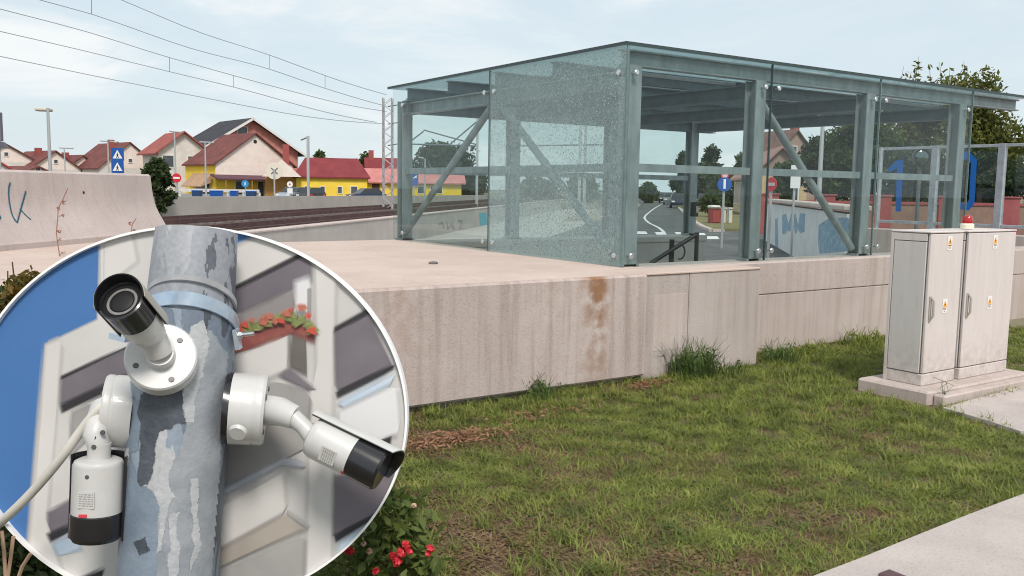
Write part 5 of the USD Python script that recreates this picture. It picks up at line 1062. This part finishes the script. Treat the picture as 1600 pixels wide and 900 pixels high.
ap('awning_edge', [(842, 274), (924, 228), (930, 240), (842, 290)], 0.0455, 0.050, DRK, 1)
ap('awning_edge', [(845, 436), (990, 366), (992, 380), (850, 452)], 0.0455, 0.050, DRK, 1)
ap('printed_shade', [(852, 462), (990, 388), (994, 412), (858, 482)], 0.0285, 0.034, BLUSH)  # awning shadow drawn in pale blue ink
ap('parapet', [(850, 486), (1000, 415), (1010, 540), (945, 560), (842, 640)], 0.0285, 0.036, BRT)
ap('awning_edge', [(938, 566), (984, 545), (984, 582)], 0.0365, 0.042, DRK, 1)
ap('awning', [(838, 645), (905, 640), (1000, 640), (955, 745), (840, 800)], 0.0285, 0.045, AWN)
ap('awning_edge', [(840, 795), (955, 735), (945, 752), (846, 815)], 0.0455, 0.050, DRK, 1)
ap('printed_shade', [(848, 818), (940, 762), (900, 812), (852, 842)], 0.0285, 0.034, BLUSH)  # shade under the lowest awning, inked in pale blue
ap('parapet', [(550, 722), (716, 630), (724, 736), (550, 832)], 0.0205, 0.040, FACADE2)
ap('balcony_rail', [(556, 684), (716, 600), (772, 612), (772, 626), (716, 616), (556, 702)], 0.0205, 0.048, RAILM, 1)
for k_ in range(5): ap('baluster', [(722 + 10 * k_, 622 + 3 * k_), (727 + 10 * k_, 623 + 3 * k_), (727 + 10 * k_, 736 + 5 * k_), (722 + 10 * k_, 734 + 5 * k_)], 0.0285, 0.034, RAILM, 0.5)
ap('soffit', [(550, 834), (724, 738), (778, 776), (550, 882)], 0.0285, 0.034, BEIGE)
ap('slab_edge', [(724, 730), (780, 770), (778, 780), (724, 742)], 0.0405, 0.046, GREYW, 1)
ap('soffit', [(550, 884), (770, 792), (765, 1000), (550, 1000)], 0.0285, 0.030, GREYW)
r = np.random.default_rng(77)
fl = thing('flower_row', 'blurred red flowers and green leaves in the balcony box of the white block', 'flowers', Q(690, 280, 0.02))
BLO, BLO2, FLG = ink('print_blossom', (0.48, 0.07, 0.045)), ink('print_blossom_light', (0.42, 0.13, 0.085)), ink('print_leaf', (0.16, 0.20, 0.06), (0.26, 0.27, 0.10), 30)
def blob(x_, y_, rad, nm, mt_): ap(nm, [(x_ + rad * math.cos(t_) * (1 + .3 * math.sin(3 * t_ + x_)), y_ + rad * .85 * math.sin(t_)) for t_ in np.linspace(0, 6.28, 14, endpoint=False)], 0, 0, mt_, 1, fl)
for x_ in np.linspace(602, 792, 17):
    y_ = 292 - (min(x_, 735) - 600) * .30 + max(0, x_ - 735) * .6
    blob(x_ + r.normal() * 4, y_ - 8 + r.normal() * 6, 12 + 4 * r.random(), 'leaves', FLG)
for x_ in np.linspace(606, 790, 13):
    y_ = 292 - (min(x_, 735) - 600) * .30 + max(0, x_ - 735) * .6
    blob(x_ + r.normal() * 5, y_ - 14 + r.normal() * 12, 7 + 6 * r.random(), 'blossom', BLO if r.random() < 0.7 else BLO2)

# the pole
def paintpatch(name, base, mid, dark, light):
    """Old galvanised pole: peeling coats of grey paint in large ragged patches."""
    nodes = {'g': ('geometry', {}), 'm': ('mapping', {'scale': (1, 1, 0.30)}), 'n': ('noise_texture', {'scale': 3.4, 'detail': 7.0, 'roughness': 0.55, 'distortion': 0.5}),
             'r': ('rgb_ramp', {'interpolate': False, 'ramp': [(0.0, dark), (0.40, mid), (0.505, base), (0.585, light), (1.0, light)]}), 'n2': ('noise_texture', {'scale': 60.0, 'detail': 4.0}), 'r2': ('rgb_ramp', {'ramp': [(0.3, (0.75, 0.75, 0.75)), (0.7, (1.1, 1.1, 1.1))]}),
             'mx': ('mix_color', {'blend_type': 'multiply', 'fac': 0.6}), 'b': ('bump', {'strength': 0.4, 'distance': 0.004}), 'p': ('principled_bsdf', {'roughness': 0.48, 'metallic': 0.15})}
    return usdkit.material(stage, f'/World/Looks/{name}', nodes, [('g.position', 'm.vector'), ('m.vector', 'n.vector'), ('n.fac', 'r.fac'), ('g.position', 'n2.vector'), ('n2.fac', 'r2.fac'), ('r.color', 'mx.a'), ('r2.color', 'mx.b'), ('mx.result', 'p.base_color'), ('n.fac', 'b.height'), ('b.normal', 'p.normal')], surface='p.BSDF')
POLE = paintpatch('peeling_pole', (0.27, 0.325, 0.39), (0.17, 0.21, 0.265), (0.075, 0.09, 0.11), (0.46, 0.475, 0.49))
POLE2 = paintpatch('peeling_sleeve', (0.36, 0.375, 0.40), (0.30, 0.32, 0.35), (0.12, 0.13, 0.155), (0.48, 0.485, 0.49))
hp0 = 0.205
PK = (BD - hp0) / BD
pole = thing('camera_pole', 'thick grey steel pole with peeling paint carrying three security cameras, on the oval board', 'pole', Q(416, ccy + eb * 0.96, hp0))
def ax_(y): return np.interp(y, [20, 170, 420, 900, 960], [496, 484, 457, 423, 419])
part(pole, 'shaft', tube([Q(ax_(y), y, hp0) for y in (225, 330, 420, 560, 700, 900, 975)], [112 * ZU * PK, 118 * ZU * PK] + [120 * ZU * PK] * 5, 40), POLE, smooth=40)
def patch(l, mat, seed, lift=0.0016):
    import shapely
    pl = Polygon(l); x0, y0, x1, y1 = pl.bounds; st = 1.9
    gx, gy = [v.ravel() for v in np.meshgrid(np.arange(x0 - 12, x1 + 12, st), np.arange(y0 - 12, y1 + 12, st))]
    f_ = lambda k: meshkit.fbm(np.c_[gx * .035, gy * .02, gx * 0 + seed + k], 5, seed + k) - 0.5
    ins = shapely.contains_xy(pl, gx + f_(0) * 22, gy + f_(7) * 34); gx, gy = gx[ins], gy[ins]
    cx = gx[:, None] + np.array([0, st, st, 0]); cy = gy[:, None] + np.array([0, 0, st, st]); rr = np.interp(cy, [225, 330, 420], [112, 118, 120]); rel = (cx - ax_(cy)) / rr
    ok_ = (np.abs(rel) < 0.985).all(1); cx, cy, rr, rel = cx[ok_], cy[ok_], rr[ok_], rel[ok_]
    ux, uy = ax_(cy) / 1.6076, cy / 1.6076 + 340; th_ = np.arcsin(rel)
    ctr = EYE + (Fw + R * ((ux - 800) / F_PX)[..., None] - U * ((uy - 450) / F_PX)[..., None]) * (BD - hp0)
    V = (ctr + (rr * ZU * PK + lift)[..., None] * (np.sin(th_)[..., None] * R + np.cos(th_)[..., None] * NB)).reshape(-1, 3); i_ = np.arange(len(cx))[:, None] * 4
    part(pole, 'paint_patch', (V, np.vstack([i_ + [0, 2, 1], i_ + [0, 3, 2]])), mat)
P_DK = M('coat_slate', (0.045, 0.056, 0.07), (0.085, 0.10, 0.122), 14, 0.45, bump=0.3); P_BL = M('coat_blue_grey', (0.155, 0.20, 0.255), (0.215, 0.265, 0.325), 8, 0.45, bump=0.2); P_LT = M('coat_pale', (0.36, 0.38, 0.40), (0.46, 0.475, 0.49), 12, 0.5, bump=0.3); P_GR = M('coat_mid_grey', (0.22, 0.245, 0.275), (0.31, 0.335, 0.365), 10, 0.5, bump=0.2)
patch([(455, 300), (560, 280), (600, 420), (560, 900), (545, 960), (420, 960), (440, 700), (500, 520), (505, 380)], P_GR, 2, 0.0010)
patch([(300, 640), (360, 560), (405, 640), (445, 690), (440, 990), (280, 990), (290, 760)], P_BL, 3)
patch([(335, 430), (400, 450), (395, 560), (330, 590)], P_BL, 4, 0.0013)
patch([(398, 420), (500, 395), (498, 500), (440, 520), (432, 600), (420, 645), (388, 640), (395, 540), (388, 470)], P_DK, 5, 0.0020)
patch([(385, 780), (412, 770), (425, 800), (400, 812)], P_DK, 6, 0.0022)
patch([(350, 880), (400, 868), (430, 885), (430, 960), (340, 960)], P_DK, 7, 0.0022)
patch([(510, 265), (545, 262), (548, 330), (530, 420), (522, 500), (505, 500), (500, 380)], P_LT, 8, 0.0020)
patch([(430, 640), (470, 628), (482, 670), (460, 720), (450, 790), (440, 800), (442, 700)], P_LT, 9, 0.0024)
patch([(470, 720), (488, 715), (482, 900), (458, 930)], P_LT, 10, 0.0024)
patch([(512, 640), (526, 640), (520, 830), (505, 870)], P_LT, 11, 0.0024)
patch([(330, 590), (362, 560), (352, 620), (322, 700), (312, 700)], P_LT, 12, 0.0024)
UPA = unit(Q(ax_(40), 40, hp0) - Q(ax_(300), 300, hp0))
part(pole, 'sleeve', tube([Q(ax_(36), 36, hp0 - .02), Q(ax_(100), 100, hp0 - .01), Q(ax_(236), 236, hp0)], [99 * ZU * PK, 102 * ZU * PK, 106 * ZU * PK], 40), POLE2, smooth=40)
tilt = unit(UPA * 0.80 - NB * 0.0 + 0.60 * NB * -1.0)                # bands are set aslant: their front edge stands higher
tilt = unit(UPA + NB * -0.62)
def band(name, cx, cy, rr, wd, mat, th=5):
    c = Q(cx, cy, hp0); n_ = unit(UPA - NB * 0.55 - R * 0.10); e1 = unit(np.cross(n_, NB)); e2 = np.cross(n_, e1)
    V = []; Fc = []; S = 56
    for j in range(S):
        a = 2 * math.pi * j / S; dv = e1 * math.cos(a) + e2 * math.sin(a)
        pl = dv - UPA * (dv @ UPA); L = np.linalg.norm(pl)            # ride on the pole's surface
        for k_, (ro_, hh) in enumerate(((rr, -wd / 2), (rr + th, -wd / 2), (rr + th, wd / 2), (rr, wd / 2))): V.append(c + dv * (ro_ * ZU * PK / L) + UPA * hh * ZU)
    for j in range(S):
        for k_ in range(4):
            a, b = 4 * j + k_, 4 * j + (k_ + 1) % 4; a2, b2 = 4 * ((j + 1) % S) + k_, 4 * ((j + 1) % S) + (k_ + 1) % 4; Fc += [[a, b, b2], [a, b2, a2]]
    t_ = trimesh.Trimesh(V, Fc, process=False); trimesh.repair.fix_normals(t_)
    return part(pole, name, t_, mat, smooth=40)
COLLAR = M('collar_grey', (0.30, 0.31, 0.33), (0.42, 0.43, 0.44), 12, 0.5)
band('weld_collar', 483, 210, 102, 12, COLLAR, 6)
CLAMP = M('clamp_steel', (0.42, 0.56, 0.74), (0.62, 0.72, 0.82), 14, 0.28, metal=0.7)
cl = band('clamp', 478, 265, 113, 30, CLAMP, 5)
part(cl, 'clamp_bolt', tube([Q(590, 296, hp0 + .02), Q(638, 291, hp0 + .02)], 5 * ZU, 8), BOLT)
part(cl, 'clamp_nut', lathe([(0, 8 * ZU), (9 * ZU, 8 * ZU), (9 * ZU, 0), (0, 0)], Q(600, 295, hp0 + .02), R, 6), BOLT)
part(cl, 'clamp_ear', cat_([bar(Q(592, 280, hp0 + .02), Q(600, 330, hp0 + .01), 10 * ZU, 26 * ZU, NB), bar(Q(282, 296, hp0), Q(322, 306, hp0 + .02), 22 * ZU, 14 * ZU, U)]), CLAMP)

# cameras
CW = M('camera_white', (0.50, 0.50, 0.485), (0.55, 0.55, 0.535), 6, 0.35, coat=0.2); CB = M('camera_black', (0.012, 0.012, 0.014), None, rough=0.22, coat=0.4); LENS = M('lens_glass', (0.016, 0.015, 0.016), None, rough=0.5, spec=0.25)
MATT = M('matt_black', (0.008, 0.008, 0.009), None, rough=0.7, spec=0.2); RINGM = M('lens_ring', (0.15, 0.145, 0.14), (0.22, 0.21, 0.20), 40, 0.4); SCREW = M('screw_dark', (0.08, 0.08, 0.085), None, rough=0.4); TXT = M('label_print', (0.30, 0.29, 0.28)); REDT = M('red_tick', (0.60, 0.04, 0.05)); GOLD = M('label_tan', (0.52, 0.48, 0.38))
def hood(o, name, c, ax, up, r0, a0, a1, l0, l1, mat, th=4, cut=0.0):
    """A sunshield: part of a shell about the axis, from angle a0 to a1 measured from 'up'."""
    ax = unit(ax); up = unit(up - ax * (up @ ax)); sd = np.cross(ax, up); V = []; Fc = []; S = 28
    for j in range(S + 1):
        a = a0 + (a1 - a0) * j / S; dv = up * math.cos(a) + sd * math.sin(a); le = l1 - cut * (abs(a) / max(abs(a0), abs(a1))) ** 2
        for rr, l in ((r0, l0), (r0 + th, l0), (r0 + th, le), (r0, le)): V.append(c + dv * rr * ZU + ax * l * ZU)
    for j in range(S):
        for k_ in range(4): a, b = 4 * j + k_, 4 * j + (k_ + 1) % 4; Fc += [[a, b, b + 4], [a, b + 4, a + 4]]
    Fc += [[0, 1, 2], [0, 2, 3], [4 * S, 4 * S + 2, 4 * S + 1], [4 * S, 4 * S + 3, 4 * S + 2]]
    t_ = trimesh.Trimesh(V, Fc, process=False); trimesh.repair.fix_normals(t_); return part(o, name, t_, mat, smooth=35)
def lz(prof): return [(a * ZU, b * ZU) for a, b in prof]
def junction(o, c, ax, r_, dpt, screws=((0.7, 0.7), (-0.7, 0.7), (0.7, -0.7), (-0.7, -0.7))):
    b = part(o, 'junction_box', lathe(lz([(r_, 0), (r_, dpt * 0.62), (r_ * 0.985, dpt * 0.66), (r_ * 0.985, dpt * 0.70), (r_, dpt * 0.74), (r_, dpt * 0.92), (r_ * 0.95, dpt), (0, dpt)]), c, ax, 44), CW, smooth=30)
    x, y = perp(ax)
    for s, t_ in screws: part(b, 'screw', lathe(lz([(0, 2.5), (5.5, 2.5), (6.5, 0)]), c + unit(ax) * (dpt + 0.2) * ZU + (x * s + y * t_) * r_ * 0.98 * ZU / 1.0 * 0.85, ax, 10), SCREW)
    return b
def bodyprint(o, c, ax, face, r_, l, mat=TXT, s=1.0):
    """Small print on the side of a camera body that faces 'face'."""
    ax = unit(ax); n_ = unit(face - ax * (face @ ax)); e = np.cross(n_, ax); lines = []
    for i in range(6):
        rr = np.random.default_rng(i + 3); x0 = -16
        while x0 < 14:
            w_ = 2 + 7 * rr.random(); lines.append(sbox(x0, -i * 5, min(x0 + w_, 16), -i * 5 + 2.4)); x0 += w_ + 2.2
    lb = part(o, 'label_plate', extr(affinity.scale(sbox(-18, -30, 18, 8), ZU * s, ZU * s, origin=(0, 0)), 0.0008, c + n_ * (r_ * 1.003) * ZU + ax * l * ZU, e, -ax, n_), GOLD if mat is None else CW)
    part(lb, 'label_print', extr(affinity.scale(unary_union(lines), ZU * s, ZU * s, origin=(0, 0)), 0.0006, c + n_ * (r_ * 1.003 * ZU + 0.0009) + ax * l * ZU, e, -ax, n_), TXT)
# 1: the upper camera looks at the viewer
s1 = thing('security_camera', 'upper white bullet camera with black hood facing the viewer, on the pole front', 'camera', Q(410, 370, hp0 + 0.16))
axb = unit(Q(396, 328, 0.50) - Q(408, 366, 0.34)); bc = Q(409, 364, hp0 + 0.155); KS1 = 0.86
jb = junction(s1, bc, axb, 88 * KS1, 60 * KS1, ((0.62, 0.55), (-0.80, -0.30), (0.35, -0.85), (-0.35, 0.80)))
fc0 = bc + axb * 60 * KS1 * ZU
b0, b1 = Q(383, 300, hp0 + 0.27), Q(304, 208, hp0 + 0.45); axc = unit(b1 - b0); k1_ = 0.75; Lc = np.linalg.norm(b1 - b0) / ZU
part(s1, 'arm', tube([fc0 - axb * 3 * ZU, fc0 + axb * 26 * ZU], [42 * k1_ * ZU, 37 * k1_ * ZU], 28), CW, smooth=40)
part(s1, 'arm_joint', tube([fc0 + axb * 22 * ZU, (fc0 + axb * 34 * ZU + b0) / 2, b0 + axc * 14 * ZU], [36 * k1_ * ZU, 38 * k1_ * ZU, 42 * k1_ * ZU], 28), CW, smooth=50)
def l1(prof): return lz([(a_ * k1_, b_) for a_, b_ in prof])
part(s1, 'body', lathe(l1([(38, 0), (44, 8), (50, 30), (54, 40), (56, 44), (56, Lc * 0.55)]), b0, axc, 44), CW, smooth=30)
part(s1, 'front_housing', lathe(l1([(56.2, Lc * 0.55), (59, Lc * 0.57), (60, Lc * 0.93), (61, Lc), (56, Lc + 2), (53, Lc - 6), (0, Lc - 6)]), b0, axc, 48), CB, smooth=30)
part(s1, 'front_plate', lathe(l1([(53.5, Lc - 5.9), (0, Lc - 5.8)]), b0, axc, 40), MATT)
part(s1, 'lens_ring', lathe(l1([(42, Lc - 5.7), (42, Lc - 4.4), (39, Lc - 3.8), (35, Lc - 4.2), (35, Lc - 5.7)]), b0, axc, 40), RINGM, smooth=30)
part(s1, 'lens', lathe(l1([(31, Lc - 5.7), (31, Lc - 4.5), (24, Lc - 2.5), (12, Lc - 1.5), (0, Lc - 1.2)]), b0, axc, 36), LENS, smooth=40)
hood(s1, 'hood', b0, axc, U * 0.95 - R * 0.25, 63 * k1_, -1.75, 1.75, Lc * 0.30, Lc + 24, MATT, 3, 16)
hood(s1, 'hood_shell', b0, axc, U * 0.95 - R * 0.25, 66.8 * k1_, -1.75, 1.75, Lc * 0.28, Lc + 22, HANDLE, 2, 16)
part(s1, 'seam_slot', bar(Q(368, 299, hp0 + .335), Q(392, 288, hp0 + .335), 5 * ZU, 3 * ZU, NB), BLACK)
# 2: the right camera
s2 = thing('security_camera', 'right white bullet camera with black front pointing down to the right', 'camera', Q(600, 475, hp0))
a2 = unit(R * 0.97 - U * 0.08 - NB * 0.20); c2_ = Q(566, 478, hp0 + 0.0)
part(s2, 'back_plate', lathe(lz([(0, 0), (84, 0), (84, 14), (0, 14)]), c2_, a2, 40), CB, smooth=30)
junction(s2, c2_ + a2 * 14.3 * ZU, a2, 84, 78, ((0.6, 0.6), (-0.6, 0.6), (0.6, -0.6), (-0.6, -0.6)))
e0 = c2_ + a2 * 92 * ZU; e1_ = Q(742, 502, hp0 + 0.05)
part(s2, 'arm', tube([e0 - a2 * 2 * ZU, Q(705, 487, hp0 + .04), e1_], [36 * ZU, 33 * ZU, 27 * ZU], 24), CW, smooth=50)
g0, g1 = Q(782, 546, hp0 + 0.06), Q(962, 634, hp0 + 0.10); ax2 = unit(g1 - g0); L2 = np.linalg.norm(g1 - g0) / ZU
part(s2, 'arm_joint', tube([e1_ - a2 * 6 * ZU, (e1_ + g0) / 2, g0 + ax2 * 4 * ZU], [21 * ZU, 19 * ZU, 24 * ZU], 20), CW, smooth=50)
part(s2, 'body', lathe(lz([(0, 0), (34, 0), (44, 5), (48, 14), (49, 20), (49, L2 * 0.60)]), g0, ax2, 44), CW, smooth=30)
part(s2, 'front_housing', lathe(lz([(49.2, L2 * 0.60), (50, L2 * 0.62), (51, L2 * 0.97), (47, L2), (0, L2 - 3)]), g0, ax2, 44), CB, smooth=30)
h2 = unit(U * 0.80 + R * 0.36 - NB * 0.85)
hood(s2, 'hood', g0, ax2, h2, 54, -1.25, 1.25, -10, L2 + 26, CB, 3, 16)
hood(s2, 'hood_shell', g0, ax2, h2, 57.2, -1.25, 1.25, -10, L2 + 26, CW, 2, 16)
bodyprint(s2, g0, ax2, NB * 0.9 - U * 0.3, 49, L2 * 0.30)
part(s2, 'red_mark', bx(-7 * ZU, -3 * ZU, 0, 7 * ZU, 3 * ZU, 0.002).apply_transform(frame(g0 + ax2 * L2 * 0.585 * ZU + unit(NB * 0.62 - U * 0.78 - ax2 * ((NB * 0.62 - U * 0.78) @ ax2)) * 49.3 * ZU, np.cross(ax2, unit(NB * 0.62 - U * 0.78 - ax2 * ((NB * 0.62 - U * 0.78) @ ax2))), ax2, -unit(NB * 0.62 - U * 0.78 - ax2 * ((NB * 0.62 - U * 0.78) @ ax2)))), REDT)
part(s2, 'cable_gland', lathe(lz([(0, 8), (18, 8), (22, 0)]), Q(598, 538, hp0 + 0.115), NB * 0.8 - U * 0.5, 20), CW, smooth=30)
# 3: the lower left camera hangs straight down
s3 = thing('security_camera', 'lower left white bullet camera hanging straight down with black tip', 'camera', Q(300, 500, hp0))
a3 = unit(-R * 0.90 + U * 0.10 + NB * 0.30); c3_ = Q(336, 488, hp0 + 0.01)
junction(s3, c3_, a3, 84, 66)
e0 = c3_ + a3 * 66 * ZU
k0, k1 = Q(248, 604, hp0 + 0.13), Q(241, 806, hp0 + 0.12); ax3 = unit(k1 - k0); L3 = np.linalg.norm(k1 - k0) / ZU
part(s3, 'arm', tube([e0 - a3 * 3 * ZU, Q(248, 520, hp0 + .12), Q(240, 545, hp0 + .14), Q(250, 575, hp0 + .135)], [33 * ZU, 29 * ZU, 27 * ZU, 24 * ZU], 24), CW, smooth=50)
part(s3, 'arm_joint', tube([Q(250, 565, hp0 + .135), k0 + ax3 * 4 * ZU], [25 * ZU, 25 * ZU], 20), CW, smooth=50)
for zx, zy in ((237, 552), (258, 540), (236, 576)): part(s3, 'screw', lathe(lz([(0, 3), (5, 3), (6, 0)]), Q(zx, zy, hp0 + 0.170), NB, 10), SCREW)
part(s3, 'body', lathe(lz([(0, 0), (40, 0), (50, 5), (54, 13), (54, L3 * 0.66)]), k0, ax3, 44), CW, smooth=30)
part(s3, 'front_housing', lathe(lz([(54.2, L3 * 0.66), (56, L3 * 0.68), (56, L3 * 0.95), (50, L3 * 1.0), (0, L3)]), k0, ax3, 44), CB, smooth=30)
hood(s3, 'hood', k0, ax3, -NB, 58.5, -1.62, 1.62, -6, L3 + 12, CB, 4, 10)
bodyprint(s3, k0, ax3, NB, 54, 70)
part(s3, 'screw', lathe(lz([(0, 2), (4, 2), (5, 0)]), k0 + NB * 53.6 * ZU + ax3 * 32 * ZU, NB, 10), SCREW)
part(s3, 'red_mark', bx(-9 * ZU, -3.5 * ZU, 0, 9 * ZU, 3.5 * ZU, 0.002).apply_transform(frame(k0 + NB * 54.2 * ZU + ax3 * (L3 * 0.645) * ZU - R * 6 * ZU, R, U, NB)), REDT)
CABM = M('cable_beige', (0.50, 0.48, 0.43), (0.58, 0.56, 0.51), 10, 0.5)
cp = [Q(290, 452, hp0 + .05), Q(272, 462, hp0 + .10), Q(245, 484, hp0 + .13), Q(200, 540, hp0 + .13), Q(150, 608, hp0 + .13), Q(80, 690, hp0 + .10), Q(10, 758, hp0 + .05), Q(-30, 790, .05)]
from scipy.interpolate import CubicSpline
cs_ = CubicSpline(np.arange(len(cp)), np.array(cp))(np.linspace(0, len(cp) - 1, 60))
solo('camera_cable', tube(cs_, 10.5 * ZU, 14), CABM, 'thick beige cable running from the lower left camera down to the board rim', 'cable', smooth=True)
